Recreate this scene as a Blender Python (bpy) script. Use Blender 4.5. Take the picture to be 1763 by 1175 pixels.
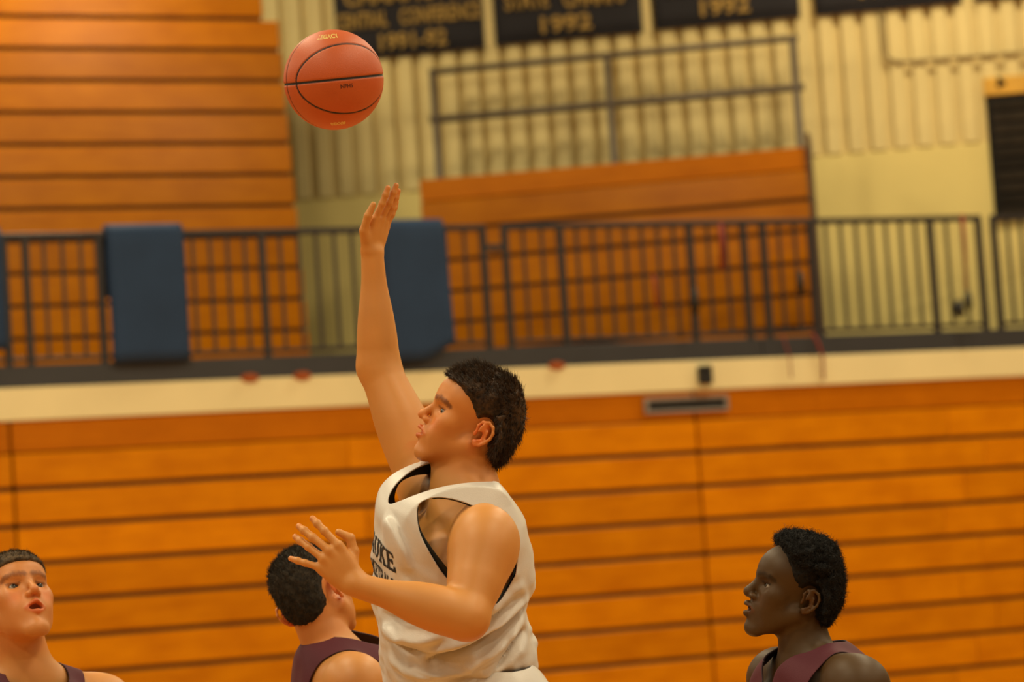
import bpy, bmesh, math, random
import numpy as np
from mathutils import Vector, Matrix

random.seed(7)
for o in list(bpy.data.objects):
    bpy.data.objects.remove(o)
SC = bpy.context.scene
COL = SC.collection

# ------------------------------------------------------------------ camera
F_PX = 5000.0
IMG_W, IMG_H = 1763, 1175
CAM_POS = np.array([0.0, 0.0, 1.7])
CAM_ROLL = -0.068
CAM_PITCH = math.atan(363 / 5000.0)
CAM_R = Matrix.Rotation(math.pi / 2 + CAM_PITCH, 3, 'X') @ Matrix.Rotation(CAM_ROLL, 3, 'Z')
cam_data = bpy.data.cameras.new('camera')
cam_data.sensor_width = 36.0
cam_data.lens = 36.0 * F_PX / IMG_W
cam_data.clip_end = 200
cam_data.dof.use_dof = True
cam_data.dof.focus_distance = 6.75
cam_data.dof.aperture_fstop = 3.3
cam = bpy.data.objects.new('camera', cam_data)
COL.objects.link(cam)
cam.matrix_world = Matrix.Translation(Vector(CAM_POS)) @ CAM_R.to_4x4()
SC.camera = cam

# ------------------------------------------------------------------ world, lamps, exposure
SC.view_settings.view_transform = 'Standard'
SC.view_settings.look = 'None'
SC.view_settings.gamma = 1.0
SC.view_settings.use_curve_mapping = False
SC.view_settings.exposure = 0.0
world = bpy.data.worlds.new('gym_ambient')
SC.world = world
world.use_nodes = True
wb = world.node_tree.nodes['Background']
wb.inputs['Color'].default_value = (1.0, 0.80, 0.55, 1)
wb.inputs['Strength'].default_value = 0.055
LAMP_POWER = 224.0
for lx in (-10.5, -3.3, 3.8, 10.5):
    for ly in (-1.5, 4.5, 9.5, 15.2, 22.6):  # last row is added over the balcony to brighten the back wall
        ld = bpy.data.lights.new('ceiling_lamp', 'AREA')
        ld.shape = 'RECTANGLE'
        ld.size, ld.size_y = 1.3, 0.7
        ld.energy = LAMP_POWER
        ld.color = (1.0, 0.84, 0.55)
        lo = bpy.data.objects.new('ceiling_lamp', ld)
        lo.location = (lx, ly, 8.6)
        COL.objects.link(lo)

def pt(px, py, d):
    """world point seen at picture position (px, py) at world distance Y = d"""
    r = CAM_R @ Vector(((px - IMG_W / 2) / F_PX, -(py - IMG_H / 2) / F_PX, -1.0))
    return np.array(CAM_POS) + np.array(r) * (d / r[1])

# ------------------------------------------------------------------ helpers
def tag(o, label=None, cat=None, group=None, kind=None):
    if label: o['label'] = label
    if cat: o['category'] = cat
    if group: o['group'] = group
    if kind: o['kind'] = kind
    return o

def link(name, mesh, mat=None, parent=None):
    o = bpy.data.objects.new(name, mesh)
    COL.objects.link(o)
    if mat is not None and len(mesh.materials) == 0:
        mesh.materials.append(mat)
    if parent is not None:
        o.parent = parent
    return o

def empty(name, loc=(0, 0, 0), rz=0.0):
    o = bpy.data.objects.new(name, None)
    o.empty_display_size = 0.2
    o.location = loc
    o.rotation_euler = (0, 0, rz)
    COL.objects.link(o)
    return o

def mesh_from(verts, faces, smooth=False):
    me = bpy.data.meshes.new('m')
    me.from_pydata([tuple(v) for v in verts], [], [tuple(f) for f in faces])
    me.update()
    if smooth:
        me.polygons.foreach_set('use_smooth', [True] * len(me.polygons))
    return me

def box_mesh(lo, hi, bev=0.0):
    bm = bmesh.new()
    bmesh.ops.create_cube(bm, size=1.0)
    for v in bm.verts:
        v.co = Vector([lo[i] + (v.co[i] + 0.5) * (hi[i] - lo[i]) for i in range(3)])
    if bev > 0:
        bmesh.ops.bevel(bm, geom=list(bm.edges), offset=bev, segments=1, affect='EDGES')
    me = bpy.data.meshes.new('m')
    bm.to_mesh(me); bm.free()
    return me

def box(name, lo, hi, mat, parent=None, bev=0.0):
    return link(name, box_mesh(lo, hi, bev), mat, parent)

def tube_mesh(points, rad, seg=8, closed=False, caps=True):
    pts = [np.array(p, float) for p in points]
    n = len(pts)
    rads = rad if hasattr(rad, '__len__') else [rad] * n
    verts, faces = [], []
    up = None
    for i, p in enumerate(pts):
        a = pts[max(i - 1, 0)]; b = pts[min(i + 1, n - 1)]
        t = b - a; t /= np.linalg.norm(t) + 1e-9
        if up is None:
            up = np.array([0, 0, 1.0]) if abs(t[2]) < 0.9 else np.array([1.0, 0, 0])
        s = np.cross(t, up); s /= np.linalg.norm(s) + 1e-9
        up = np.cross(s, t)
        for k in range(seg):
            ang = 2 * math.pi * k / seg
            verts.append(p + rads[i] * (math.cos(ang) * s + math.sin(ang) * up))
    for i in range(n - 1):
        for k in range(seg):
            k2 = (k + 1) % seg
            faces.append((i * seg + k, i * seg + k2, (i + 1) * seg + k2, (i + 1) * seg + k))
    if caps:
        faces.append(tuple(range(seg - 1, -1, -1)))
        faces.append(tuple((n - 1) * seg + k for k in range(seg)))
    return mesh_from(verts, faces, smooth=True)

def text_mesh(body, size, extrude=0.004, bold=0.0):
    cu = bpy.data.curves.new('t', 'FONT')
    cu.body = body; cu.size = size; cu.extrude = extrude; cu.offset = bold
    cu.align_x = 'CENTER'; cu.align_y = 'CENTER'; cu.resolution_u = 3
    ob = bpy.data.objects.new('t', cu)
    COL.objects.link(ob)
    dg = bpy.context.evaluated_depsgraph_get()
    me = bpy.data.meshes.new_from_object(ob.evaluated_get(dg))
    bpy.data.objects.remove(ob); bpy.data.curves.remove(cu)
    me.materials.clear()
    return me

# ------------------------------------------------------------------ materials
class NB:
    def __init__(self, name):
        self.m = bpy.data.materials.new(name); self.m.use_nodes = True
        self.nt = self.m.node_tree; self.b = self.nt.nodes['Principled BSDF']
    def n(self, t, **kw):
        x = self.nt.nodes.new(t)
        for k, v in kw.items():
            if k in x.inputs: x.inputs[k].default_value = v
            else: setattr(x, k, v)
        return x
    def l(self, a, b): self.nt.links.new(a, b)

def mat_plain(name, col, rough=0.6, var=0.08, scale=6.0, metal=0.0, bump=0.0, spec=0.5, rnd=0.0, stretch=(1, 1, 1)):
    q = NB(name)
    tc = q.n('ShaderNodeTexCoord'); mp = q.n('ShaderNodeMapping'); mp.inputs['Scale'].default_value = stretch
    q.l(tc.outputs['Object'], mp.inputs['Vector'])
    no = q.n('ShaderNodeTexNoise'); no.inputs['Scale'].default_value = scale; no.inputs['Detail'].default_value = 4
    q.l(mp.outputs['Vector'], no.inputs['Vector'])
    mr = q.n('ShaderNodeMapRange'); mr.inputs['From Min'].default_value = 0.25; mr.inputs['From Max'].default_value = 0.75
    mr.inputs['To Min'].default_value = 1 - var; mr.inputs['To Max'].default_value = 1 + var
    q.l(no.outputs['Fac'], mr.inputs['Value'])
    val = mr.outputs['Result']
    if rnd:
        oi = q.n('ShaderNodeObjectInfo'); m2 = q.n('ShaderNodeMapRange')
        m2.inputs['To Min'].default_value = 1 - rnd; m2.inputs['To Max'].default_value = 1 + rnd
        q.l(oi.outputs['Random'], m2.inputs['Value'])
        mu = q.n('ShaderNodeMath', operation='MULTIPLY'); q.l(val, mu.inputs[0]); q.l(m2.outputs['Result'], mu.inputs[1]); val = mu.outputs[0]
    vm = q.n('ShaderNodeVectorMath', operation='SCALE'); vm.inputs[0].default_value = col
    q.l(val, vm.inputs['Scale']); q.l(vm.outputs[0], q.b.inputs['Base Color'])
    q.b.inputs['Roughness'].default_value = rough; q.b.inputs['Metallic'].default_value = metal
    q.b.inputs['Specular IOR Level'].default_value = spec
    if bump:
        bp = q.n('ShaderNodeBump'); bp.inputs['Strength'].default_value = bump; bp.inputs['Distance'].default_value = 0.01
        q.l(no.outputs['Fac'], bp.inputs['Height']); q.l(bp.outputs['Normal'], q.b.inputs['Normal'])
    return q.m

def mat_wood(name, c0, c1, rough=0.35, rnd=0.10, spec=0.12):
    q = NB(name)
    tc = q.n('ShaderNodeTexCoord'); oi = q.n('ShaderNodeObjectInfo')
    ad = q.n('ShaderNodeVectorMath', operation='ADD'); q.l(tc.outputs['Object'], ad.inputs[0])
    cx = q.n('ShaderNodeCombineXYZ'); mm = q.n('ShaderNodeMath', operation='MULTIPLY'); mm.inputs[1].default_value = 40
    q.l(oi.outputs['Random'], mm.inputs[0]); q.l(mm.outputs[0], cx.inputs['X']); q.l(mm.outputs[0], cx.inputs['Z'])
    q.l(cx.outputs[0], ad.inputs[1])
    mp = q.n('ShaderNodeMapping'); mp.inputs['Scale'].default_value = (0.9, 6, 9); q.l(ad.outputs[0], mp.inputs['Vector'])
    n1 = q.n('ShaderNodeTexNoise'); n1.inputs['Scale'].default_value = 2.0; n1.inputs['Detail'].default_value = 6; n1.inputs['Distortion'].default_value = 0.6
    q.l(mp.outputs['Vector'], n1.inputs['Vector'])
    mp2 = q.n('ShaderNodeMapping'); mp2.inputs['Scale'].default_value = (1.6, 1.6, 2.6); q.l(ad.outputs[0], mp2.inputs['Vector'])
    n2 = q.n('ShaderNodeTexNoise'); n2.inputs['Scale'].default_value = 1.7; n2.inputs['Detail'].default_value = 3
    q.l(mp2.outputs['Vector'], n2.inputs['Vector'])
    mi = q.n('ShaderNodeMix', data_type='FLOAT'); mi.inputs['Factor'].default_value = 0.6
    q.l(n1.outputs['Fac'], mi.inputs['A']); q.l(n2.outputs['Fac'], mi.inputs['B'])
    cr = q.n('ShaderNodeValToRGB'); cr.color_ramp.elements[0].position = 0.32; cr.color_ramp.elements[1].position = 0.68
    cr.color_ramp.elements[0].color = (*c0, 1); cr.color_ramp.elements[1].color = (*c1, 1)
    q.l(mi.outputs['Result'], cr.inputs['Fac'])
    m2 = q.n('ShaderNodeMapRange'); m2.inputs['To Min'].default_value = 1 - rnd; m2.inputs['To Max'].default_value = 1 + rnd
    q.l(oi.outputs['Random'], m2.inputs['Value'])
    vm = q.n('ShaderNodeVectorMath', operation='SCALE'); q.l(cr.outputs['Color'], vm.inputs[0]); q.l(m2.outputs['Result'], vm.inputs['Scale'])
    q.l(vm.outputs[0], q.b.inputs['Base Color'])
    q.b.inputs['Roughness'].default_value = rough
    q.b.inputs['Specular IOR Level'].default_value = spec
    return q.m

M = {}
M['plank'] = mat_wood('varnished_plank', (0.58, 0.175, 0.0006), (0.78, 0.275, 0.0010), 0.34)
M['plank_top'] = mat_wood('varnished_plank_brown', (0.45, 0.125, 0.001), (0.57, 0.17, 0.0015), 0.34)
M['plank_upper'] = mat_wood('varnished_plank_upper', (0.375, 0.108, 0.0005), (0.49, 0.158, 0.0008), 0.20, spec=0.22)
M['bleacher_dark'] = mat_plain('bleacher_frame', (0.075, 0.03, 0.012), 0.7)
M['cream'] = mat_plain('cream_paint', (0.90, 0.78, 0.42), 0.5, 0.05, 2.0)
M['wall'] = mat_plain('beige_block_paint', (0.68, 0.545, 0.235), 0.75, 0.07, 3.0, rnd=0.03)
M['rail'] = mat_plain('dark_railing_paint', (0.026, 0.021, 0.021), 0.45, 0.1, 9)
M['kick'] = mat_plain('kick_plate_paint', (0.036, 0.036, 0.039), 0.5, 0.12, 3)
M['pad'] = mat_plain('blue_vinyl', (0.021, 0.048, 0.110), 0.65, 0.10, 4, bump=0.15, spec=0.25)
M['black'] = mat_plain('black_rubber', (0.012, 0.011, 0.010), 0.5)
M['steel'] = mat_plain('dull_steel', (0.35, 0.30, 0.25), 0.45, metal=0.6)
M['banner'] = mat_plain('black_felt', (0.016, 0.014, 0.017), 0.9, 0.15, 5)
M['gold'] = mat_plain('gold_felt', (0.34, 0.21, 0.05), 0.85, 0.15, 9)
M['board'] = mat_plain('board_black', (0.012, 0.010, 0.008), 0.8, 0.2, 5, spec=0.15)
M['strip'] = mat_plain('board_strip', (0.022, 0.016, 0.010), 0.8, 0.25, 9, rnd=0.35, spec=0.15)
M['yellow'] = mat_plain('yellow_header', (0.62, 0.33, 0.03), 0.6, 0.15, 5)
M['red_cord'] = mat_plain('red_cord', (0.26, 0.025, 0.008), 0.7)
M['orange_tag'] = mat_plain('orange_tag', (0.36, 0.075, 0.004), 0.7)
M['court'] = mat_wood('court_maple', (0.50, 0.24, 0.07), (0.62, 0.32, 0.10), 0.25)
M['pipe'] = mat_plain('pipe_paint', (0.10, 0.075, 0.05), 0.5)
M['conduit'] = mat_plain('conduit_paint', (0.36, 0.27, 0.11), 0.6)

# ------------------------------------------------------------------ the setting
floor = box('floor', (-14, -4, -0.1), (14, 27.5, 0.0), M['court'])
tag(floor, 'varnished maple basketball court floor', 'floor', kind='structure')

YAW_A = math.radians(23.7)      # lower bleachers, balcony edge, railing and upper left bleachers
YAW_B = math.radians(-8.0)      # back wall and upper right bleachers
UA = (-9.0, 6.45)                # reach of the balcony along its edge

# balcony: slab, cream edge board, dark kick plate (frame u along the edge, v away, z up)
fr = empty('balcony', (0, 22.5, 0), YAW_A)
tag(fr, 'concrete balcony with cream edge above the lower bleachers', 'balcony', kind='structure')
vs_ = [(-9.0, 0.05), (6.45, 0.05), (4.2, 1.25), (1.2, 3.1), (-1.2, 4.3), (-9.0, 9.3)]
vv_ = [(u, v, z) for z in (2.93, 3.12) for u, v in vs_]
ff_ = [tuple(range(5, -1, -1)), tuple(range(6, 12))] + [(i, (i + 1) % 6, 6 + (i + 1) % 6, 6 + i) for i in range(6)]
link('balcony_slab', mesh_from(vv_, ff_), M['kick'], fr)
edges = [UA[0], -5.2, -1.2, 2.70, UA[1]]
for a, b in zip(edges[:-1], edges[1:]):
    box('edge_board', (a + 0.002, 0.0, 2.885), (b - 0.002, 0.045, 3.124), M['cream'], fr, 0.004)
for a, b in zip([UA[0], -4.3, -0.9, 2.2], [-4.3, -0.9, 2.2, UA[1]]):
    box('kick_plate', (a + 0.003, 0.005, 3.125), (b - 0.003, 0.06, 3.285), M['kick'], fr, 0.004)

# back wall with ribbed upper part
wl = empty('wall_back', (0, 26.0, 0), YAW_B)
tag(wl, 'beige block wall with vertical ribs above a smooth band', 'wall', kind='structure')
box('wall_face', (-12.0, 0.0, 0.0), (13.0, 0.25, 9.0), M['wall'], wl)
rib = box_mesh((-0.064, -0.065, 5.01), (0.064, 0.0, 9.0), 0.010)
rib.materials.append(M['wall'])
for i in range(64):
    o = link('rib', rib, None, wl); o.location = (-5.2 + 0.2 * i, 0, 0)
band = box('smooth_band', (-5.3, -0.065, 3.13), (7.5, 0.0, 5.0), mat_plain('beige_smooth_paint', (0.72, 0.58, 0.20), 0.7, 0.04, 2.0), wl, 0.006)

# ------------------------------------------------------------------ bleachers
def bleacher(name, label, frame_loc, yaw, u0, u1, z0, rows, z_top, top_h, mat, top_mat, step=0.018, rise=0.27, depth=0.9, ends=None, joints=(), parent_kind='bleachers', inset=0.0):
    """folded bleachers: one board per row (joined end to end), a dark gap under each, frame behind"""
    t = empty(name, frame_loc, yaw)
    tag(t, label, parent_kind)
    nrow = rows
    for r in range(nrow):
        zb = z0 + rise * r
        v = step * r
        a, b = u0, u1
        if ends: a, b = ends(r, u0, u1)
        js = [a] + sorted(j + 0.11 * ((r * 7) % 5 - 2) for j in joints if a + 0.6 < j < b - 0.6) + [b]
        for s, e in zip(js[:-1], js[1:]):
            box('seat_board', (s + 0.002, v, zb + 0.036), (e - 0.002, v + 0.05, zb + rise), mat, t, 0.006)
        box('row_frame', (a + 0.01, v + 0.035, zb), (b - 0.01, v + 0.30, zb + 0.05), M['bleacher_dark'], t)
    if top_h > 0:
        zb = z0 + rise * nrow; v = step * nrow + 0.02
        box('top_board', (u0 + 0.002, v, zb + 0.012), (u1 - 0.002, v + 0.05, zb + top_h), top_mat, t, 0.004)
        box('row_frame', (u0 + 0.01, v + 0.03, zb - 0.01), (u1 - 0.01, v + 0.3, zb + 0.04), M['bleacher_dark'], t)
    zt = z0 + rise * nrow + max(top_h, 0) - 0.02
    for e0, e1 in ((u0 + 0.02, u0 + 0.06), (u1 - 0.06 - inset, u1 - 0.02 - inset)):
        box('end_frame', (e0, step * nrow + 0.08, z0), (e1, depth, zt), M['bleacher_dark'], t)
    return t

LB0 = 2.645 - 0.27 * 9
for (a, b, lab, js) in ((-9.0, -3.99, 'lower folded wooden bleacher section at the left edge, left of the vertical seam', (-6.5,)),
                        (-3.975, 1.545, 'wide lower folded wooden bleacher section in the middle, under the cream balcony edge', (-1.3,)),
                        (1.56, 6.25, 'lower folded wooden bleacher section at the right, behind the player facing left', (4.0,))):
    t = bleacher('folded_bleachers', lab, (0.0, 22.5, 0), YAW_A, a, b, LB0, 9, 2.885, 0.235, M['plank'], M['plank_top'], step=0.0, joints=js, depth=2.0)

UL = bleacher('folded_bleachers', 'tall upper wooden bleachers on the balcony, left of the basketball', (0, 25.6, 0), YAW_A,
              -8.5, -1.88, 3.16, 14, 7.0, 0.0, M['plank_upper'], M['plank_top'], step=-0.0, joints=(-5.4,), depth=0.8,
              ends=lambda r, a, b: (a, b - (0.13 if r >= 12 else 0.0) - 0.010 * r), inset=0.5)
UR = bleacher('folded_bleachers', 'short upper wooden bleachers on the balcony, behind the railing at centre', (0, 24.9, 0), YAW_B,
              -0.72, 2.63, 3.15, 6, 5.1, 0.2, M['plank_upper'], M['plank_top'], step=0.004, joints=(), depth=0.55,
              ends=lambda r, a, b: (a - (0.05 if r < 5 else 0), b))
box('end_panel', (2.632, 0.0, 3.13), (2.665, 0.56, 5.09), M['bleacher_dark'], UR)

# pipe guard rail behind the upper right bleachers
pr = empty('pipe_guard_rail', (0, 25.6, 0), YAW_B)
tag(pr, 'dark pipe guard rail standing above the upper right bleachers', 'guard rail')
link('top_pipe', tube_mesh([(-0.58, 0, 6.015), (2.71, 0, 6.022)], 0.030), M['pipe'], pr)
link('middle_pipe', tube_mesh([(-0.60, 0, 5.585), (2.73, 0, 5.585)], 0.034), M['pipe'], pr)
for u in (-0.55, 1.02, 2.66):
    link('post', tube_mesh([(u, 0, 3.14), (u, 0, 6.03)], 0.032), M['pipe'], pr)
    box('base_flange', (u - 0.06, -0.06, 3.12), (u + 0.06, 0.06, 3.14), M['pipe'], pr)

# ------------------------------------------------------------------ balcony railing, in three runs with a gate gap
RAIL_Z, BASE_Z = 4.24, 3.286
def railing(label, u0, u1, posts, extra=None):
    t = empty('balcony_railing', (0, 22.53, 0), YAW_A)
    tag(t, label, 'railing')
    box('top_rail', (u0 - 0.025, -0.025, RAIL_Z - 0.035), (u1 + 0.025, 0.025, RAIL_Z + 0.012), M['rail'], t, 0.006)
    box('bottom_rail', (u0, -0.015, BASE_Z + 0.03), (u1, 0.015, BASE_Z + 0.06), M['rail'], t, 0.004)
    pm = box_mesh((-0.026, -0.024, BASE_Z), (0.026, 0.024, RAIL_Z - 0.03), 0.004); pm.materials.append(M['rail'])
    bmh = box_mesh((-0.011, -0.011, BASE_Z + 0.05), (0.011, 0.011, RAIL_Z - 0.03)); bmh.materials.append(M['rail'])
    for p in posts:
        o = link('post', pm, None, t); o.location.x = p
    ps = sorted(posts)
    for a, b in zip(ps[:-1], ps[1:]):
        n = max(1, round((b - a) / 0.147))
        for k in range(1, n):
            o = link('baluster', bmh, None, t); o.location.x = a + (b - a) * k / n
    return t
railing('long dark balcony railing run at the left, carrying the blue pads', -8.9, -0.19, [-8.9, -7.7, -6.4, -5.2, -3.97, -3.81, -3.26, -2.68, -2.0, -1.13, -0.19])
railing('dark balcony railing run in front of the upper right bleachers and ribbed wall', -0.005, 4.335, [-0.005, 0.47, 1.61, 2.1, 2.28, 2.72, 3.862, 4.335])
railing('dark balcony railing run at the far right edge below the black board', 4.485, 6.1, [4.485, 5.3, 6.1])
gt = empty('gap_rail', (0, 22.53, 0), YAW_A)
tag(gt, 'short lower dark rail bridging the narrow gap in the railing', 'railing')
box('bridge_rail', (-0.164, -0.02, 4.045), (-0.031, 0.02, 4.095), M['rail'], gt, 0.004)
box('bridge_flange', (-0.1, -0.012, 4.02), (-0.09, 0.012, 4.045), M['rail'], gt)

# ------------------------------------------------------------------ blue pads hung over the rail
def hung_pad(label, u0, u1, zb, skew=0.0, notch=0.0):
    t = empty('rail_pad', (0, 22.53, 0), YAW_A)
    tag(t, label, 'pad', 'blue pads hung over the railing')
    # cross-section in (v, z): front drop, over the rail, short back drop; 3 cm thick
    zt = RAIL_Z + 0.03
    path = [(-0.062, zb)]
    for k in range(1, 12):
        z = zb + (zt - 0.05 - zb) * k / 11
        path.append((-0.062 - 0.010 * math.sin(k / 11 * math.pi), z))
    for k in range(1, 7):
        a = math.pi * k / 7
        path.append((-0.062 * math.cos(a), zt - 0.05 + 0.055 * math.sin(a)))
    for k in range(6):
        path.append((0.062, zt - 0.05 - 0.45 * k / 5))
    nu = 11
    verts, faces = [], []
    for i, (v, z) in enumerate(path):
        for j in range(nu):
            s = j / (nu - 1)
            edge = 0.006 * (1 - (2 * s - 1) ** 6)
            fr_ = min(1, i / 11.0)
            uu = u0 + (u1 - u0) * s + skew * (1 - fr_) * s
            zz = z
            if notch and i < 4: zz = z + notch * max(0, s - 0.55) / 0.45 * (1 - i / 4.0)
            verts.append((uu, v - edge * (1 if i < 14 else -1), zz))
    for i in range(len(path) - 1):
        for j in range(nu - 1):
            a = i * nu + j
            faces.append((a, a + 1, a + nu + 1, a + nu))
    o = link('vinyl_cover', mesh_from(verts, faces, True), M['pad'], t)
    md = o.modifiers.new('thick', 'SOLIDIFY'); md.thickness = 0.03; md.offset = 1
    # welted seams
    for s in (0.012, 0.988):
        pts = [verts[i * nu + (0 if s < 0.5 else nu - 1)] for i in range(len(path))]
        link('welt', tube_mesh(pts, 0.012, 6), M['pad'], t)
    return t
hung_pad('blue vinyl pad hung over the railing at left, full and straight', -3.205, -2.635, 3.275)
hung_pad('blue vinyl pad hung over the railing behind the raised arm', -1.06, -0.545, 3.20, 0.03, 0.14)
hung_pad('blue vinyl pad at the very left edge of the picture', -4.75, -4.005, 3.40)

# ------------------------------------------------------------------ banners
def banner(label, u0, u1, zb, lines):
    t = empty('championship_banner', (0, 25.91, 0), YAW_B)
    tag(t, label, 'banner', 'championship banners in a row on the wall')
    w = u1 - u0
    verts, faces = [], []
    nu, nz = 13, 8
    zt = zb + 0.98
    for j in range(nz):
        for i in range(nu):
            s = i / (nu - 1); q = j / (nz - 1)
            verts.append((u0 + w * s, 0.006 * math.sin(s * 9 + u0 * 5), zb + (zt - zb) * q))
    for j in range(nz - 1):
        for i in range(nu - 1):
            a = j * nu + i
            faces.append((a, a + 1, a + nu + 1, a + nu))
    c = link('cloth', mesh_from(verts, faces, True), M['banner'], t)
    md = c.modifiers.new('thick', 'SOLIDIFY'); md.thickness = 0.008
    link('rod', tube_mesh([(u0 - 0.02, 0.0, zt), (u1 + 0.02, 0.0, zt)], 0.014), M['steel'], t)
    box('hem', (u0 + 0.005, -0.018, zb), (u1 - 0.005, 0.014, zb + 0.02), M['banner'], t)
    for body, z, size, width, uc in lines:
        me = text_mesh(body, size, 0.004, 0.006)
        xs = [v.co.x for v in me.vertices]
        k = width / (max(xs) - min(xs)); mid = (max(xs) + min(xs)) / 2
        for v in me.vertices:
            x, y = v.co.x, v.co.y
            v.co = Vector((uc + (x - mid) * k, -0.022 - v.co.z, z + y))
        link('lettering', me, M['gold'], t)
    return t
banner('black banner with three lines of gold letters ending 1991-92, beside the basketball', -1.42, -0.065, 6.245,
       [('CHAMPIONS', 6.80, 0.21, 1.10, -0.77), ('CENTRAL', 6.585, 0.20, 0.48, -1.17), ('CONFERENCE', 6.585, 0.20, 0.74, -0.45), ('1991-92', 6.37, 0.20, 0.62, -0.71)])
banner('black banner reading state champs 1992, second from the basketball', 0.035, 1.368, 6.255,
       [('STATE', 6.63, 0.22, 0.40, 0.345), ('CHAMPS', 6.61, 0.22, 0.55, 0.95), ('1992', 6.39, 0.20, 0.46, 0.69)])
banner('black banner with gold 1992 above the right post of the pipe rail', 1.478, 2.777, 6.262,
       [('STATE CHAMPS', 6.62, 0.21, 1.0, 2.12), ('1992', 6.41, 0.20, 0.44, 2.12)])
banner('black banner at upper right over the thin conduit', 2.906, 4.20, 6.255,
       [('1993', 6.44, 0.20, 0.42, 3.52)])
banner('black banner at the upper right corner, only its lower hem showing', 4.305, 5.6, 6.26, [])

# ------------------------------------------------------------------ record board, conduit, small fittings
rb = empty('record_board', (0, 25.91, 0), YAW_B)
tag(rb, 'tall black record board with yellow header at the right edge', 'sign')
box('panel', (4.335, -0.03, 4.30), (5.2, 0.02, 5.40), M['board'], rb, 0.006)
box('header', (4.325, -0.04, 5.402), (5.21, 0.02, 5.56), M['yellow'], rb, 0.006)
for k in range(10):
    box('name_strip', (4.39, -0.042, 4.335 + 0.104 * k), (5.15, -0.03, 4.405 + 0.104 * k), M['strip'], rb, 0.003)
em = []
for k in range(14):
    a = 2 * math.pi * k / 14
    r = 0.036 * (1 + 0.35 * math.cos(3 * a + 0.6))
    em.append((4.475 + r * math.cos(a), -0.052, 5.51 + r * 1.1 * math.sin(a)))
bmm = bmesh.new(); vs = [bmm.verts.new(p) for p in em]; bmm.faces.new(vs)
ex = bmesh.ops.extrude_face_region(bmm, geom=list(bmm.faces))
for g in ex['geom']:
    if isinstance(g, bmesh.types.BMVert): g.co.y += 0.012
bmesh.ops.recalc_face_normals(bmm, faces=list(bmm.faces))
me = bpy.data.meshes.new('m'); bmm.to_mesh(me); bmm.free()
link('emblem', me, M['board'], rb)

cd = tube_mesh([(3.481, 0, 6.235), (3.485, 0, 6.1), (3.494, 0, 5.90), (3.51, 0, 5.84), (3.55, 0, 5.80), (3.62, 0, 5.78), (3.72, 0, 5.775), (5.2, 0, 5.755)], 0.016, 8)
o = link('wall_conduit', cd, M['conduit']); o.location = (0, 25.91, 0); o.rotation_euler = (0, 0, YAW_B)
tag(o, 'thin painted conduit bending across the ribbed wall below the banners', 'conduit')

vg = empty('slot_handle', (0, 22.5, 0), YAW_A)
tag(vg, 'black recessed slot with steel frame in the top bleacher board', 'slot handle')
box('slot_panel', (1.135, -0.008, 2.735), (1.815, 0.02, 2.815), M['black'], vg)
for lo, hi in (((1.10, -0.016, 2.815), (1.85, 0.018, 2.835)), ((1.10, -0.016, 2.715), (1.85, 0.018, 2.735)), ((1.10, -0.016, 2.735), (1.135, 0.018, 2.815)), ((1.815, -0.016, 2.735), (1.85, 0.018, 2.815))):
    box('frame_bar', lo, hi, M['steel'], vg, 0.003)
bk = empty('wall_bracket', (0, 22.5, 0), YAW_A)
tag(bk, 'small black bracket on the cream balcony edge above the slot', 'bracket')
box('bracket_body', (1.59, -0.05, 2.93), (1.705, 0.0, 3.075), M['black'], bk, 0.008)
box('bracket_lip', (1.60, -0.065, 3.06), (1.695, -0.05, 3.075), M['black'], bk)

def cord(name, label, pts, rad, mat, cat='cord', grp=None):
    o = link(name, tube_mesh(pts, rad, 6), mat); o.location = (0, 22.475, 0); o.rotation_euler = (0, 0, YAW_A)
    tag(o, label, cat, grp)
    return o
cord('hanging_cord', 'red strap hanging from the railing near the right gap', [(4.178, 0, 4.255), (4.172, -0.01, 4.0), (4.15, -0.01, 3.62)], 0.013, M['red_cord'])
cord('hanging_cord', 'faded red strap hanging on the railing before the upper right bleachers', [(1.9, 0, 4.22), (1.892, -0.01, 4.05), (1.875, -0.01, 3.85)], 0.020, M['red_cord'])
cord('hanging_cord', 'short red strap low on the railing, left of the middle post', [(1.262, 0, 3.82), (1.268, -0.01, 3.7), (1.272, -0.01, 3.55)], 0.014, M['red_cord'])
cord('hanging_cord', 'thin red cord trailing over the kick plate above the bleacher end', [(2.385, -0.005, 3.31), (2.405, -0.02, 3.2), (2.418, -0.035, 3.12), (2.42, -0.035, 2.95)], 0.006, M['red_cord'])
cord('hanging_cord', 'thin red and grey cord crossing the cream edge below the railing', [(2.66, -0.005, 3.31), (2.70, -0.02, 3.22), (2.722, -0.035, 3.12), (2.715, -0.035, 2.92)], 0.011, M['red_cord'])
def clip(label, u, z, h, r):
    pts = [(u + 0.1 * r, -0.02, z + h / 2), (u, -0.025, z + h / 4), (u - 0.2 * r, -0.03, z), (u + 0.05 * r, -0.025, z - h / 4), (u, -0.02, z - h / 2)]
    return cord('cable_clip', label, pts, [r * 0.5, r * 0.9, r, r * 0.9, r * 0.35], M['black'], 'clip', 'dark clips on the railing')
clip('dark cable clip at the foot of the red strap by the right gap', 4.155, 3.52, 0.17, 0.035)
clip('dark cable clip hanging left of the red strap by the right gap', 4.06, 3.46, 0.15, 0.045)
clip('dark clip hanging on the railing beside the end of the bleachers', 2.575, 3.71, 0.20, 0.034)
clip('dark clip on the railing post right of centre', 1.60, 3.60, 0.22, 0.04)
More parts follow.
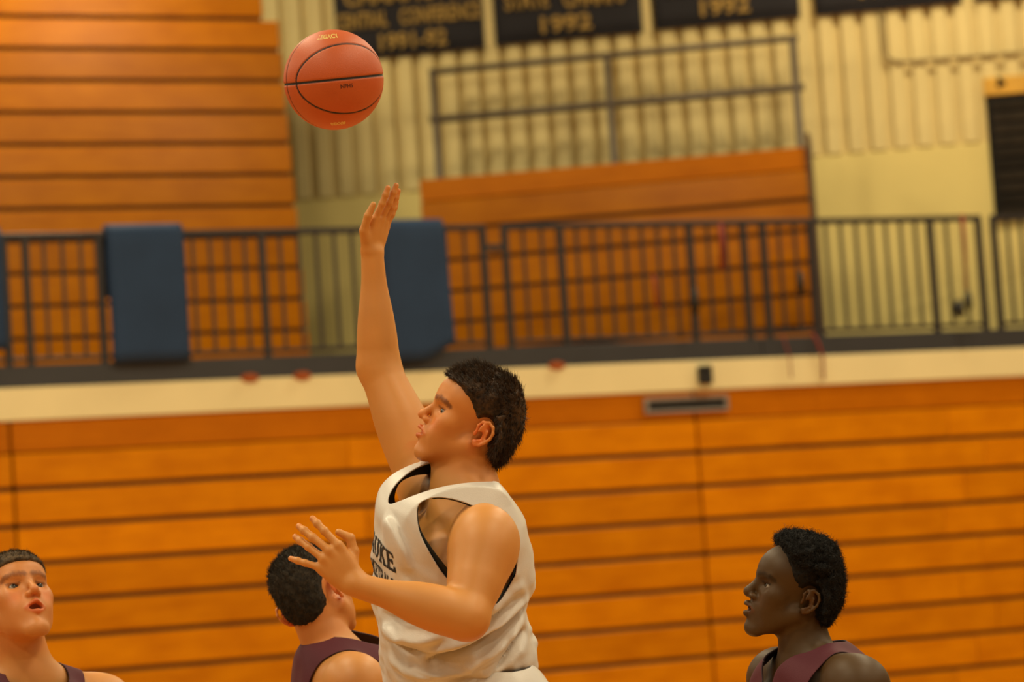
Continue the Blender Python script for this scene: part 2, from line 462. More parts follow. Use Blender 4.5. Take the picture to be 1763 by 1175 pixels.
for u, lab in ((-2.153, 'small orange tag on the kick plate nearest the left blue pad'), (-1.739, 'small orange tag on the kick plate left of the raised arm'), (0.366, "small orange tag on the kick plate above the shooter's hair")):
    pts = [(u + 0.075 * math.cos(a), 0, 3.128 + 0.036 * math.sin(a)) for a in np.linspace(0, 2 * math.pi, 13)[:-1]]
    bmm = bmesh.new()
    f0 = bmm.faces.new([bmm.verts.new(p) for p in pts])
    ex = bmesh.ops.extrude_face_region(bmm, geom=[f0])
    for g in ex['geom']:
        if isinstance(g, bmesh.types.BMVert):
            g.co.y -= 0.03; g.co.x = u + (g.co.x - u) * 0.7; g.co.z = 3.128 + (g.co.z - 3.128) * 0.7
    bmesh.ops.recalc_face_normals(bmm, faces=list(bmm.faces))
    me = bpy.data.meshes.new('m'); bmm.to_mesh(me); bmm.free()
    o = link('marker_tag', me, M['orange_tag']); o.location = (0, 22.5, 0); o.rotation_euler = (0, 0, YAW_A)
    tag(o, lab, 'tag', 'orange tags on the kick plate')

# ================================================================== implicit-surface modelling kit
CR = np.array(CAM_R)
EX, EY, EZ = CR[:, 0], CR[:, 1], CR[:, 2]         # picture right, picture up, towards the photographer
def iv(x, y, z=0.0):
    return x * EX + y * EY + z * EZ
def unit(v):
    v = np.asarray(v, float); return v / (np.linalg.norm(v) + 1e-12)
def lerp(a, b, t): return a + (b - a) * t

_rng = np.random.default_rng(5)
_LAT = _rng.random((32, 32, 32)).astype(np.float32)
def vnoise(p):
    i = np.floor(p).astype(np.int64); f = (p - i).astype(np.float32); f = f * f * (3 - 2 * f)
    i &= 31; j = (i + 1) & 31
    x0, y0, z0 = i.T; x1, y1, z1 = j.T; fx, fy, fz = f.T
    c00 = _LAT[x0, y0, z0] * (1 - fx) + _LAT[x1, y0, z0] * fx
    c10 = _LAT[x0, y1, z0] * (1 - fx) + _LAT[x1, y1, z0] * fx
    c01 = _LAT[x0, y0, z1] * (1 - fx) + _LAT[x1, y0, z1] * fx
    c11 = _LAT[x0, y1, z1] * (1 - fx) + _LAT[x1, y1, z1] * fx
    return (c00 * (1 - fy) + c10 * fy) * (1 - fz) + (c01 * (1 - fy) + c11 * fy) * fz

def smin(a, b, k):
    if k <= 0: return np.minimum(a, b)
    h = np.clip(0.5 + 0.5 * (b - a) / k, 0, 1)
    return b * (1 - h) + a * h - k * h * (1 - h)
def smax(a, b, k): return -smin(-a, -b, k)
def sstep(a, b, x):
    t = np.clip((x - a) / (b - a), 0, 1); return t * t * (3 - 2 * t)

BIG = 0.6
class Cone:
    def __init__(s, a, b, ra, rb):
        s.a, s.b, s.ra, s.rb = np.asarray(a, float), np.asarray(b, float), ra, rb
        s.c = (s.a + s.b) / 2; s.r = np.linalg.norm(s.b - s.a) / 2 + max(ra, rb)
        s.ba = s.b - s.a; s.bb = float(s.ba @ s.ba) + 1e-12
    def ev(s, P, m):
        pa = P - s.a
        t = np.clip(pa @ s.ba / s.bb, 0, 1)
        return np.linalg.norm(pa - t[:, None] * s.ba, axis=1) - (s.ra + (s.rb - s.ra) * t)
class Limb(Cone):
    """straight limb whose radius follows a smooth profile"""
    def __init__(s, a, b, ts, rs):
        Cone.__init__(s, a, b, max(rs), max(rs))
        s.T = np.linspace(0, 1, 65)
        ts, rs = np.array(ts, float), np.array(rs, float)
        m = np.gradient(rs, ts)
        i = np.clip(np.searchsorted(ts, s.T, side='right') - 1, 0, len(ts) - 2)
        hh = ts[i + 1] - ts[i]; u = (s.T - ts[i]) / hh
        s.Rr = (2 * u ** 3 - 3 * u ** 2 + 1) * rs[i] + (u ** 3 - 2 * u ** 2 + u) * hh * m[i] + (-2 * u ** 3 + 3 * u ** 2) * rs[i + 1] + (u ** 3 - u ** 2) * hh * m[i + 1]
    def ev(s, P, m):
        pa = P - s.a
        t = np.clip(pa @ s.ba / s.bb, 0, 1)
        return np.linalg.norm(pa - t[:, None] * s.ba, axis=1) - np.interp(t, s.T, s.Rr)
class Ell:
    def __init__(s, c, r, R=None):
        s.c = np.asarray(c, float); s.rad = np.asarray(r, float) * np.ones(3); s.r = s.rad.max()
        s.R = None if R is None else np.asarray(R, float)       # rows = axes
    def ev(s, P, m):
        q = P - s.c
        if s.R is not None: q = q @ s.R.T
        k0 = np.linalg.norm(q / s.rad, axis=1); k1 = np.linalg.norm(q / s.rad ** 2, axis=1)
        return k0 * (k0 - 1) / np.maximum(k1, 1e-6)
class Fn:
    def __init__(s, f, c, r): s.f, s.c, s.r = f, np.asarray(c, float), r
    def ev(s, P, m): return s.f(P)
class Grp:
    def __init__(s): s.ch = []; s.c = np.zeros(3); s.r = 0
    def add(s, n, k=0.02): s.ch.append((n, k, 1)); return s
    def sub(s, n, k=0.01): s.ch.append((n, k, -1)); return s
    def bound(s):
        lo = np.min([n.c - n.r for n, k, o in s.ch if o > 0], axis=0); hi = np.max([n.c + n.r for n, k, o in s.ch if o > 0], axis=0)
        s.lo, s.hi = lo, hi
        s.c = (lo + hi) / 2; s.r = np.linalg.norm(hi - lo) / 2; return s
    def ev(s, P, m=0.05):
        d = np.full(len(P), BIG)
        if len(P) == 0: return d
        bl, bh = P.min(0), P.max(0)
        for n, k, o in s.ch:
            mm = m + k
            if (np.maximum(np.maximum(bl - n.c, n.c - bh), 0) ** 2).sum() > (n.r + mm) ** 2: continue
            w = np.nonzero(((P - n.c) ** 2).sum(1) < (n.r + mm) ** 2)[0]
            if len(w) == 0: continue
            e = n.ev(P[w], m)
            d[w] = smin(d[w], e, k) if o > 0 else smax(d[w], -e, k)
        return d
class Loc:
    """a node living in its own frame: columns of A are the frame axes in the world"""
    def __init__(s, n, o, A, sc=1.0):
        s.n, s.o, s.A, s.sc = n, np.asarray(o, float), np.asarray(A, float), sc
        s.c = s.o + s.A @ (n.c * sc); s.r = n.r * sc
    def loc(s, P): return (P - s.o) @ s.A / s.sc
    def wor(s, q): return s.o + (np.asarray(q) * s.sc) @ s.A.T
    def ev(s, P, m): return s.n.ev(s.loc(P), m / s.sc) * s.sc

def sdf_mesh(node, h, lo=None, hi=None, project=1):
    """surface nets over the blocks that hold the surface"""
    lo = node.lo - 4 * h if lo is None else np.asarray(lo, float)
    hi = node.hi + 4 * h if hi is None else np.asarray(hi, float)
    B = 8
    nb = np.ceil((hi - lo) / (B * h)).astype(int)
    g = np.stack(np.meshgrid(*[np.arange(n) for n in nb], indexing='ij'), -1).reshape(-1, 3)
    cen = lo + (g + 0.5) * B * h
    dc = node.ev(cen, B * h + 0.05)
    g = g[np.abs(dc) < B * h * 1.25 + 0.004]
    cg = g // 4
    g = g[np.lexsort((cg[:, 2], cg[:, 1], cg[:, 0]))]
    off = np.stack(np.meshgrid(*[np.arange(B + 1)] * 3, indexing='ij'), -1).reshape(-1, 3)
    keys, vpos, quads = [], [], []
    N = (nb * B + 4).astype(np.int64)
    def key(c): return (c[..., 0] * N[1] + c[..., 1]) * N[2] + c[..., 2]
    edges = [((0, 0, 0), (1, 0, 0)), ((0, 1, 0), (1, 1, 0)), ((0, 0, 1), (1, 0, 1)), ((0, 1, 1), (1, 1, 1)),
             ((0, 0, 0), (0, 1, 0)), ((1, 0, 0), (1, 1, 0)), ((0, 0, 1), (0, 1, 1)), ((1, 0, 1), (1, 1, 1)),
             ((0, 0, 0), (0, 0, 1)), ((1, 0, 0), (1, 0, 1)), ((0, 1, 0), (0, 1, 1)), ((1, 1, 0), (1, 1, 1))]
    for s in range(0, len(g), 48):
        gb = g[s:s + 48]
        base = gb * B
        P = (lo + (base[:, None, :] + off[None]) * h).reshape(-1, 3)
        D = node.ev(P, 0.03).reshape(len(gb), B + 1, B + 1, B + 1)
        neg = D < 0
        cnt = np.zeros((len(gb), B, B, B), np.int8)
        for a in (0, 1):
            for b in (0, 1):
                for c in (0, 1):
                    cnt += neg[:, a:a + B, b:b + B, c:c + B]
        act = np.nonzero((cnt > 0) & (cnt < 8))
        if len(act[0]) == 0: continue
        bi, i, j, k = act
        acc = np.zeros((len(bi), 3)); num = np.zeros(len(bi))
        for e0, e1 in edges:
            d0 = D[bi, i + e0[0], j + e0[1], k + e0[2]]; d1 = D[bi, i + e1[0], j + e1[1], k + e1[2]]
            m = (d0 < 0) != (d1 < 0)
            t = np.where(m, d0 / np.where(m, d0 - d1, 1), 0)
            p = np.array(e0)[None] + t[:, None] * (np.array(e1) - np.array(e0))[None]
            acc += np.where(m[:, None], p, 0); num += m
        cell = base[bi] + np.stack([i, j, k], 1)
        keys.append(key(cell.astype(np.int64))); vpos.append(lo + (cell + acc / num[:, None]) * h)
        for ax in range(3):
            sl1 = [slice(0, B)] * 3; sl1[ax] = slice(1, B + 1)
            n0 = neg[:, :B, :B, :B]; n1 = neg[(slice(None), *sl1)]
            bi2, a, b, c = np.nonzero(n0 != n1)
            cc = (base[bi2] + np.stack([a, b, c], 1)).astype(np.int64)
            u, w = np.zeros(3, np.int64), np.zeros(3, np.int64)
            u[(ax + 1) % 3] = 1; w[(ax + 2) % 3] = 1
            q = np.stack([key(cc - u - w), key(cc - w), key(cc), key(cc - u)], 1)
            fl = n1[bi2, a, b, c]
            q[fl] = q[fl][:, ::-1]
            quads.append(q)
    keys = np.concatenate(keys); vpos = np.concatenate(vpos); quads = np.concatenate(quads)
    o = np.argsort(keys); keys = keys[o]; vpos = vpos[o]
    ix = np.searchsorted(keys, quads); ix = np.minimum(ix, len(keys) - 1)
    ok = (keys[ix] == quads).all(1)
    F = ix[ok]
    V = vpos
    for _ in range(project):
        d, n = sdf_grad(node, V)
        V = V - n * np.clip(d, -h, h)[:, None] * 0.9
    return V, F

def sdf_grad(node, V, e=0.0012):
    K = np.array([(1, -1, -1), (-1, -1, 1), (-1, 1, -1), (1, 1, 1)], float)
    g = np.zeros_like(V); d = np.zeros(len(V))
    c = np.floor(V / .08).astype(int); o = np.lexsort((c[:, 2], c[:, 1], c[:, 0]))
    for s in range(0, len(V), 6000):
        w = o[s:s + 6000]; Q = V[w]
        for k in K:
            x = node.ev(Q + k * e, 0.03); g[w] += k * x[:, None]; d[w] += x / 4
    return d, g / (np.linalg.norm(g, axis=1, keepdims=True) + 1e-9)

def np_mesh(V, F, col=None):
    me = bpy.data.meshes.new('m')
    F = np.asarray(F)
    n = F.shape[1]
    me.vertices.add(len(V)); me.vertices.foreach_set('co', np.asarray(V, np.float32).ravel())
    me.loops.add(F.size); me.loops.foreach_set('vertex_index', F.astype(np.int32).ravel())
    me.polygons.add(len(F)); me.polygons.foreach_set('loop_start', np.arange(0, F.size, n, dtype=np.int32))
    me.polygons.foreach_set('use_smooth', np.ones(len(F), bool))
    me.update(calc_edges=True); me.validate()
    if col is not None:
        at = me.color_attributes.new('tint', 'FLOAT_COLOR', 'POINT')
        c4 = np.ones((len(V), 4), np.float32); c4[:, :3] = col
        at.data.foreach_set('color', c4.ravel())
    return me

def clip_mesh(V, F, g):
    """cut away the part of a quad mesh where g < 0, leaving a clean edge; returns triangles and the kept source values"""
    T = np.concatenate([F[:, [0, 1, 2]], F[:, [0, 2, 3]]]) if F.shape[1] == 4 else F
    s = g >= 0
    k = s[T].sum(1)
    out = [T[k == 3]]
    newv, cache = [], {}
    nV = len(V)
    def cut(a, b):
        kk = (a, b) if a < b else (b, a)
        if kk not in cache:
            t = g[a] / (g[a] - g[b]); cache[kk] = nV + len(newv); newv.append(V[a] + (V[b] - V[a]) * t)
        return cache[kk]
    ext = []
    for tri in T[(k == 1) | (k == 2)]:
        ins = s[tri]
        if ins.sum() == 1:
            r = int(np.nonzero(ins)[0][0]); a, b, c = tri[r], tri[(r + 1) % 3], tri[(r + 2) % 3]
            ext.append((a, cut(a, b), cut(a, c)))
        else:
            r = int(np.nonzero(~ins)[0][0]); a, b, c = tri[r], tri[(r + 1) % 3], tri[(r + 2) % 3]
            ab, ac = cut(a, b), cut(a, c)
            ext.append((ab, b, c)); ext.append((ab, c, ac))
    if ext: out.append(np.array(ext))
    T = np.concatenate(out)
    V2 = np.concatenate([V, np.array(newv).reshape(-1, 3)]) if newv else V
    used = np.unique(T); mp = np.full(len(V2), -1); mp[used] = np.arange(len(used))
    return V2[used], mp[T]

def poly_sd(pts, x, y):
    """signed distance to a closed polygon (negative inside)"""
    pts = np.asarray(pts, float); n = len(pts)
    d = np.full(len(x), 1e9); ins = np.zeros(len(x), bool)
    for i in range(n):
        a, b = pts[i], pts[(i + 1) % n]
        e = b - a; wx, wy = x - a[0], y - a[1]
        t = np.clip((wx * e[0] + wy * e[1]) / (e @ e), 0, 1)
        d = np.minimum(d, (wx - e[0] * t) ** 2 + (wy - e[1] * t) ** 2)
        c = ((a[1] > y) != (b[1] > y))
        xi = a[0] + (y - a[1]) * e[0] / (e[1] if abs(e[1]) > 1e-12 else 1e-12)
        ins ^= c & (x < xi)
    return np.where(ins, -1, 1) * np.sqrt(d)

def spline_closed(pts, n=8):
    pts = np.asarray(pts, float); m = len(pts); out = []
    for i in range(m):
        p0, p1, p2, p3 = pts[i - 1], pts[i], pts[(i + 1) % m], pts[(i + 2) % m]
        for t in np.arange(n) / n:
            out.append(0.5 * ((2 * p1) + (-p0 + p2) * t + (2 * p0 - 5 * p1 + 4 * p2 - p3) * t * t + (-p0 + 3 * p1 - 3 * p2 + p3) * t ** 3))
    return np.array(out)

# ------------------------------------------------------------------ head (frame: x forward, y to its left, z up, origin between the ears)
def rotz(a): c, s = math.cos(a), math.sin(a); return np.array([[c, -s, 0], [s, c, 0], [0, 0, 1.0]])
def roty(a): c, s = math.cos(a), math.sin(a); return np.array([[c, 0, s], [0, 1, 0], [-s, 0, c]])
def rotx(a): c, s = math.cos(a), math.sin(a); return np.array([[1.0, 0, 0], [0, c, -s], [0, s, c]])

def head_group(mouth=0.0, nose_w=1.0, lip=1.0, nose_len=1.0, jaw=1.0, skull=(1, 1, 1), lid=1.0):
    G = Grp()
    G.add(Ell((.017, 0, .052), (.090 * skull[0], .073 * skull[1], .076 * skull[2])), .03)
    G.add(Ell((.055, 0, .045), (.053, .058, .048)), .03)
    G.add(Ell((.050, 0, -.020), (.054, .054, .062)), .03)
    G.add(Ell((-.022, 0, .0), (.054, .056, .060)), .03)
    mo = mouth
    for s in (1, -1):
        G.add(Ell((.070, s * .045, -.010), .021), .025)
        G.add(Ell((.062, s * .036, -.045), (.034, .021, .034)), .02)
        G.add(Cone((.010, s * .053 * jaw, -.038), (.082, s * .017, -.090 - mo), .020, .016), .025)
    G.add(Ell((.092, 0, -.088 - mo), .0165), .02)
    G.add(Ell((.042, 0, -.066 - mo * .6), (.050, .042, .026)), .02)
    G.add(Ell((.083, 0, -.048 - mo * .3), (.029, .029, .029 + mo * .5)), .02)
    for s in (1, -1):
        G.add(Cone((.1005, s * .008, .031), (.088, s * .043, .034), .0095, .0075), .012)
        G.sub(Ell((.109, s * .037, .011), (.018, .021, .0130)), .012)
        G.add(Ell((.0815, s * .031, .0105), .0150), .005)
        G.sub(Ell((.0945, s * .0355, .0105), (.0140, .0145, .0056 * lid)), .0022)
        G.add(Cone((.0955, s * .020, .0168), (.0850, s * .046, .0150), .0032, .0030), .003)
        G.add(Cone((.0930, s * .022, .0040), (.0850, s * .045, .0060), .0024, .0024), .004)
    # nose
    nl = nose_len
    G.add(Cone((.1025, 0, .019), (.1025 + .0195 * nl, 0, -.013), .0062 * nose_w, .0085 * nose_w), .010)
    G.add(Ell((.1025 + .0205 * nl, 0, -.0175), .0103 * (0.6 + 0.4 * nose_w)), .006)
    for s in (1, -1):
        G.add(Ell((.1105, s * .0118 * nose_w, -.0235), (.0115, .0074 * nose_w, .0078)), .005)
        G.sub(Ell((.1165, s * .0068 * nose_w, -.0315), (.0065, .0036 * nose_w, .0045)), .0025)
    # lips
    for s in (1, -1):
        G.add(Cone((.1170, s * .002, -.0445), (.102, s * .0235, -.052 - mo * .4), .0052 * lip, .0026), .0045)
        G.add(Cone((.1135 - mo * .25, 0, -.0585 - mo), (.101, s * .0215, -.0545 - mo * .5), .0060 * lip, .0026), .0045)
    G.sub(Ell((.113, 0, -.0512 - mo * .5), (.018, .0175, .0022 + mo * .55)), .0022)
    # ears: thin bowl with a rolled rim and a lobe
    rim = [(.010, .004), (.011, .016), (.005, .027), (-.007, .031), (-.019, .025), (-.024, .012), (-.022, -.002), (-.015, -.014), (-.006, -.024), (.003, -.027), (.008, -.019)]
    for s in (1, -1):
        def ep(x, z, o=0.0): return np.array([x - .002, s * (.0745 + o - .42 * (x - .012)), z])
        A = rotz(s * math.radians(22)).T
        E = Grp()
        E.add(Ell(ep(-.006, .004), (.0165, .0042, .0265), A), .004)
        for a, b in zip(rim[:-1], rim[1:]):
            E.add(Cone(ep(*a, .002), ep(*b, .002), .0034, .0034), .003)
        E.add(Ell(ep(.001, -.021), (.0070, .0042, .0075)), .004)
        E.sub(Ell(ep(.001, -.003, .0055), (.0075, .0060, .0095), A), .003)
        E.add(Ell(ep(.0115, -.003, .001), (.0042, .0040, .0065)), .003)
        E.add(Cone(ep(-.012, .012, .002), ep(-.011, -.008, .002), .0028, .0028), .004)
        G.add(E.bound(), .005)
    return G.bound()

def frame(f, u):
    f = unit(f); u = unit(np.asarray(u) - f * (np.asarray(u) @ f)); l = np.cross(u, f)
    return np.stack([f, l, u], 1)          # columns: forward, left, up

# ------------------------------------------------------------------ hand (frame: x to the fingers, y to the thumb side, z out of the back of the hand)
FING = [((.092, .027, 0), (.043, .025, .019), .0088), ((.096, .0045, .002), (.047, .029, .020), .0090),
        ((.090, -.0165, 0), (.043, .027, .020), .0086), ((.081, -.0355, -.004), (.034, .019, .018), .0076)]
def hand_group(curls, spreads, thumb, sc=1.0):
    H = Grp()
    tips = []
    fg = Grp()
    for (m, L, r), cu, sp in zip(FING, curls, spreads):
        f = Grp()
        p = np.array(m) - np.array([.012, 0, .002]); a = 0.0
        q = np.array(m)
        f.add(Cone(p, q, r * 1.05, r * 1.12), .002)
        s = math.radians(sp)
        for n in range(3):
            a += math.radians(cu[n])
            d = np.array([math.cos(a) * math.cos(s), math.cos(a) * math.sin(s), -math.sin(a)])
            q2 = q + d * L[n]
            f.add(Cone(q, q2, r * (1.06, .98, .93)[n], r * (.96, .93, .80)[n]), .0025)
            if n: f.add(Ell(q, r * 1.05), .003)
            q = q2
        nrm = np.array([math.sin(a) * math.cos(s), math.sin(a) * math.sin(s), math.cos(a)])
        tips.append((q, d, nrm, r))
        fg.add(f.bound(), .0018)
    H.add(fg.bound(), 0)
    pm = Grp()
    for (m, L, r) in FING:
        pm.add(Cone((.012, m[1] * .55, -.002), np.array(m) - np.array([.004, 0, .003]), .0155, .0115), .012)
    pm.add(Ell((.055, -.004, -.006), (.042, .036, .0135)), .012)
    pm.add(Ell((.040, -.024, -.011), (.034, .015, .013)), .012)
    H.add(pm.bound(), .007)
    t = [np.array(x, float) for x in thumb]
    tg = Grp()
    tg.add(Cone(t[0], t[1], .0165, .0120), .006); tg.add(Cone(t[1], t[2], .0112, .0102), .004); tg.add(Cone(t[2], t[3], .0104, .0078), .004)
    H.add(tg.bound(), .009)
    return H.bound(), tips

def arm_nodes(G, sh, el, wr, r=(.066, .058, .046, .047, .040, .029), out=None, flat=None):
    """shoulder - elbow - wrist: tapered with biceps, triceps and forearm swell"""
    sh, el, wr = map(np.asarray, (sh, el, wr))
    G.add(Ell(sh, r[0]), .05)
    G.add(Limb(sh, el, (0, .3, .55, .85, 1), (r[0] * .93, r[1] * 1.06, r[1] * 1.02, r[2] * 1.0, r[2] * .96)), .03)
    G.add(Limb(el, wr, (0, .2, .45, .75, 1), (r[2] * .96, r[3] * 1.02, r[4] * 1.05, r[5] * 1.14, r[5])), .018)

def leg_nodes(G, hip, kn, an, toe, s=1.0):
    hip, kn, an, toe = map(np.asarray, (hip, kn, an, toe))
    m = lerp(hip, kn, .4)
    G.add(Cone(hip, m, .100 * s, .090 * s), .05); G.add(Cone(m, kn, .090 * s, .062 * s), .04)
    c = lerp(kn, an, .30) ; back = unit(np.cross(np.cross(kn - an, toe - an), kn - an)) * -1
    G.add(Ell(kn + 0, .063 * s), .03)
    G.add(Cone(kn, c + back * .018, .058 * s, .060 * s), .03); G.add(Cone(c + back * .018, lerp(kn, an, .7), .060 * s, .043 * s), .03)
    G.add(Cone(lerp(kn, an, .7), an, .043 * s, .036 * s), .02)
    G.add(Ell(an, .040 * s), .02); G.add(Cone(an + unit(an - kn) * .03, toe, .040 * s, .030 * s), .03)
    heel = an + unit(an - kn) * .045 - unit(toe - an) * .035
    G.add(Ell(heel, .036 * s), .03)

def skin_mat(name, base, rough=0.48, sss=0.12, spec=0.5):
    q = NB(name)
    at = q.n('ShaderNodeAttribute', attribute_name='tint')
    tc = q.n('ShaderNodeTexCoord'); no = q.n('ShaderNodeTexNoise'); no.inputs['Scale'].default_value = 55; no.inputs['Detail'].default_value = 5
    q.l(tc.outputs['Object'], no.inputs['Vector'])
    n2 = q.n('ShaderNodeTexNoise'); n2.inputs['Scale'].default_value = 9; n2.inputs['Detail'].default_value = 2; q.l(tc.outputs['Object'], n2.inputs['Vector'])
    mr = q.n('ShaderNodeMapRange'); mr.inputs['To Min'].default_value = 0.88; mr.inputs['To Max'].default_value = 1.12; q.l(n2.outputs['Fac'], mr.inputs['Value'])
    mu = q.n('ShaderNodeVectorMath', operation='MULTIPLY'); mu.inputs[1].default_value = base; q.l(at.outputs['Color'], mu.inputs[0])
    sc = q.n('ShaderNodeVectorMath', operation='SCALE'); q.l(mu.outputs[0], sc.inputs[0]); q.l(mr.outputs['Result'], sc.inputs['Scale'])
    q.l(sc.outputs[0], q.b.inputs['Base Color'])
    q.b.inputs['Roughness'].default_value = rough
    q.b.inputs['Subsurface Weight'].default_value = sss
    q.b.inputs['Specular IOR Level'].default_value = spec
    q.b.inputs['Subsurface Radius'].default_value = (0.012, 0.004, 0.002)
    q.b.inputs['Subsurface Scale'].default_value = 0.6
    bp = q.n('ShaderNodeBump'); bp.inputs['Strength'].default_value = 0.10; bp.inputs['Distance'].default_value = 0.002
    q.l(no.outputs['Fac'], bp.inputs['Height']); q.l(bp.outputs['Normal'], q.b.inputs['Normal'])
    return q.m

def eye_mat():
    q = NB('eye')
    tc = q.n('ShaderNodeTexCoord'); se = q.n('ShaderNodeSeparateXYZ'); q.l(tc.outputs['Object'], se.inputs[0])
    cr = q.n('ShaderNodeValToRGB'); cr.color_ramp.interpolation = 'LINEAR'
    e = cr.color_ramp.elements
    e[0].position = 0.0; e[0].color = (0.42, 0.37, 0.32, 1)
    e[1].position = 1.0; e[1].color = (0.004, 0.004, 0.004, 1)
    for p, c in ((0.74, (0.42, 0.37, 0.32, 1)), (0.78, (0.045, 0.035, 0.025, 1)), (0.955, (0.06, 0.045, 0.03, 1)), (0.965, (0.004, 0.004, 0.004, 1))):
        x = e.new(p); x.color = c
    dv = q.n('ShaderNodeMath', operation='DIVIDE'); dv.inputs[1].default_value = 0.0122
    q.l(se.outputs['X'], dv.inputs[0]); q.l(dv.outputs[0], cr.inputs['Fac']); q.l(cr.outputs['Color'], q.b.inputs['Base Color'])
    q.b.inputs['Roughness'].default_value = 0.12
    return q.m
M['eye'] = eye_mat()

def add_eyes(root, hd, look):
    for s in (1, -1):
        bm = bmesh.new(); bmesh.ops.create_uvsphere(bm, u_segments=20, v_segments=12, radius=0.0122 * hd.sc)
        me = bpy.data.meshes.new('m'); bm.to_mesh(me); bm.free()
        me.polygons.foreach_set('use_smooth', [True] * len(me.polygons))
        o = link('eye', me, M['eye'], root)
        A = frame(look, hd.A[:, 2])
        mw = Matrix(A.tolist()).to_4x4(); mw.translation = Vector(hd.wor((.0822, s * .0315, .0105)))
        o.matrix_basis = mw

def face_tint(hd, P, lip_col, brow_col, mouth=0.0, brow=0.8, blush=(1.12, .82, .80), dark_beard=None, ear=(1.25, .76, .72), cav=(.35, .16, .14), flush_w=.9):
    """colour factors of the skin: lips, eyebrows, cheeks, ears, and lashes with painted brow shade"""
    q = hd.loc(P); n = len(P)
    c = np.ones((n, 3))
    near = (np.abs(q[:, 0]) < .2) & (np.abs(q[:, 1]) < .13) & (np.abs(q[:, 2]) < .2)
    x, y, z = q.T; ay = np.abs(y); mo = mouth
    def mixin(w, col):
        w = np.where(near, w, 0)[:, None]
        c[:] = c * (1 - w) + c * np.array(col) * w
    front = sstep(.06, .085, x)
    mixin(sstep(.22, .10, np.abs(x)) * sstep(-.13, -.09, z) * flush_w, (1.02, .88, .84))
    mixin(.75 * front * np.exp(-(((ay - .040) / .018) ** 2 + ((z + .022) / .020) ** 2)), blush)
    mixin(.6 * front * np.exp(-((ay / .012) ** 2 + ((z + .02) / .010) ** 2)), blush)
    ul = Grp(); 
    for s in (1, -1):
        ul.add(Cone((.1170, s * .002, -.0445), (.102, s * .0235, -.052 - mo * .4), .0052, .0026), .001)
        ul.add(Cone((.1135 - mo * .25, 0, -.0585 - mo), (.101, s * .0215, -.0545 - mo * .5), .0060, .0026), .001)
    w = np.nonzero(near & (x > .07) & (z < -.02))[0]
    d = np.full(n, 1.0); 
    if len(w): d[w] = ul.ev(q[w], .05)
    mixin(1 - sstep(.0004, .0030, d), lip_col)
    inside = (x > .07) & (ay < .018) & (np.abs(z + .0512 + mo * .5) < .0022 + mo * .6) & (d > .0012) & (x < .1115)
    mixin(np.where(inside, .9, 0), cav)
    bd = np.full(n, 1.0)
    w = np.nonzero(near & (x > .05) & (z > 0))[0]
    if len(w):
        bg = Grp(); 
        for s in (1, -1):
            bg.add(Cone((.109, s * .010, .0320), (.1005, s * .030, .0370), .0050, .0050), .002); bg.add(Cone((.1005, s * .030, .0370), (.092, s * .049, .0325), .0048, .0036), .002); bg.add(Cone((.092, s * .049, .0325), (.081, s * .056, .0270), .0036, .0022), .002)
        bd[w] = bg.ev(q[w], .05)
    nz = vnoise(q * np.array([260, 900, 420]))
    mixin(brow * (1 - sstep(.0005, .0055, bd + (nz - .5) * .003)), brow_col)
    # lash line, darkened and widened: shade under the brow painted into the skin
    lash_shade = np.exp(-((z - .0158) / .0026) ** 2) * ((ay > .018) & (ay < .052) & (x > .078))
    mixin(.85 * lash_shade, (.22, .17, .15))
    ed = np.exp(-(((x + .005) / .02) ** 2 + ((ay - .079) / .010) ** 2 + (z / .035) ** 2))
    mixin(np.clip(ed * 1.4, 0, .9), ear)
    if dark_beard:
        w = front * ((z < -.03) & (ay < .06)) * sstep(-.03, -.05, z) 
        mixin(.5 * w * (1 - np.exp(-(d / .004) ** 2)), dark_beard)
    return c

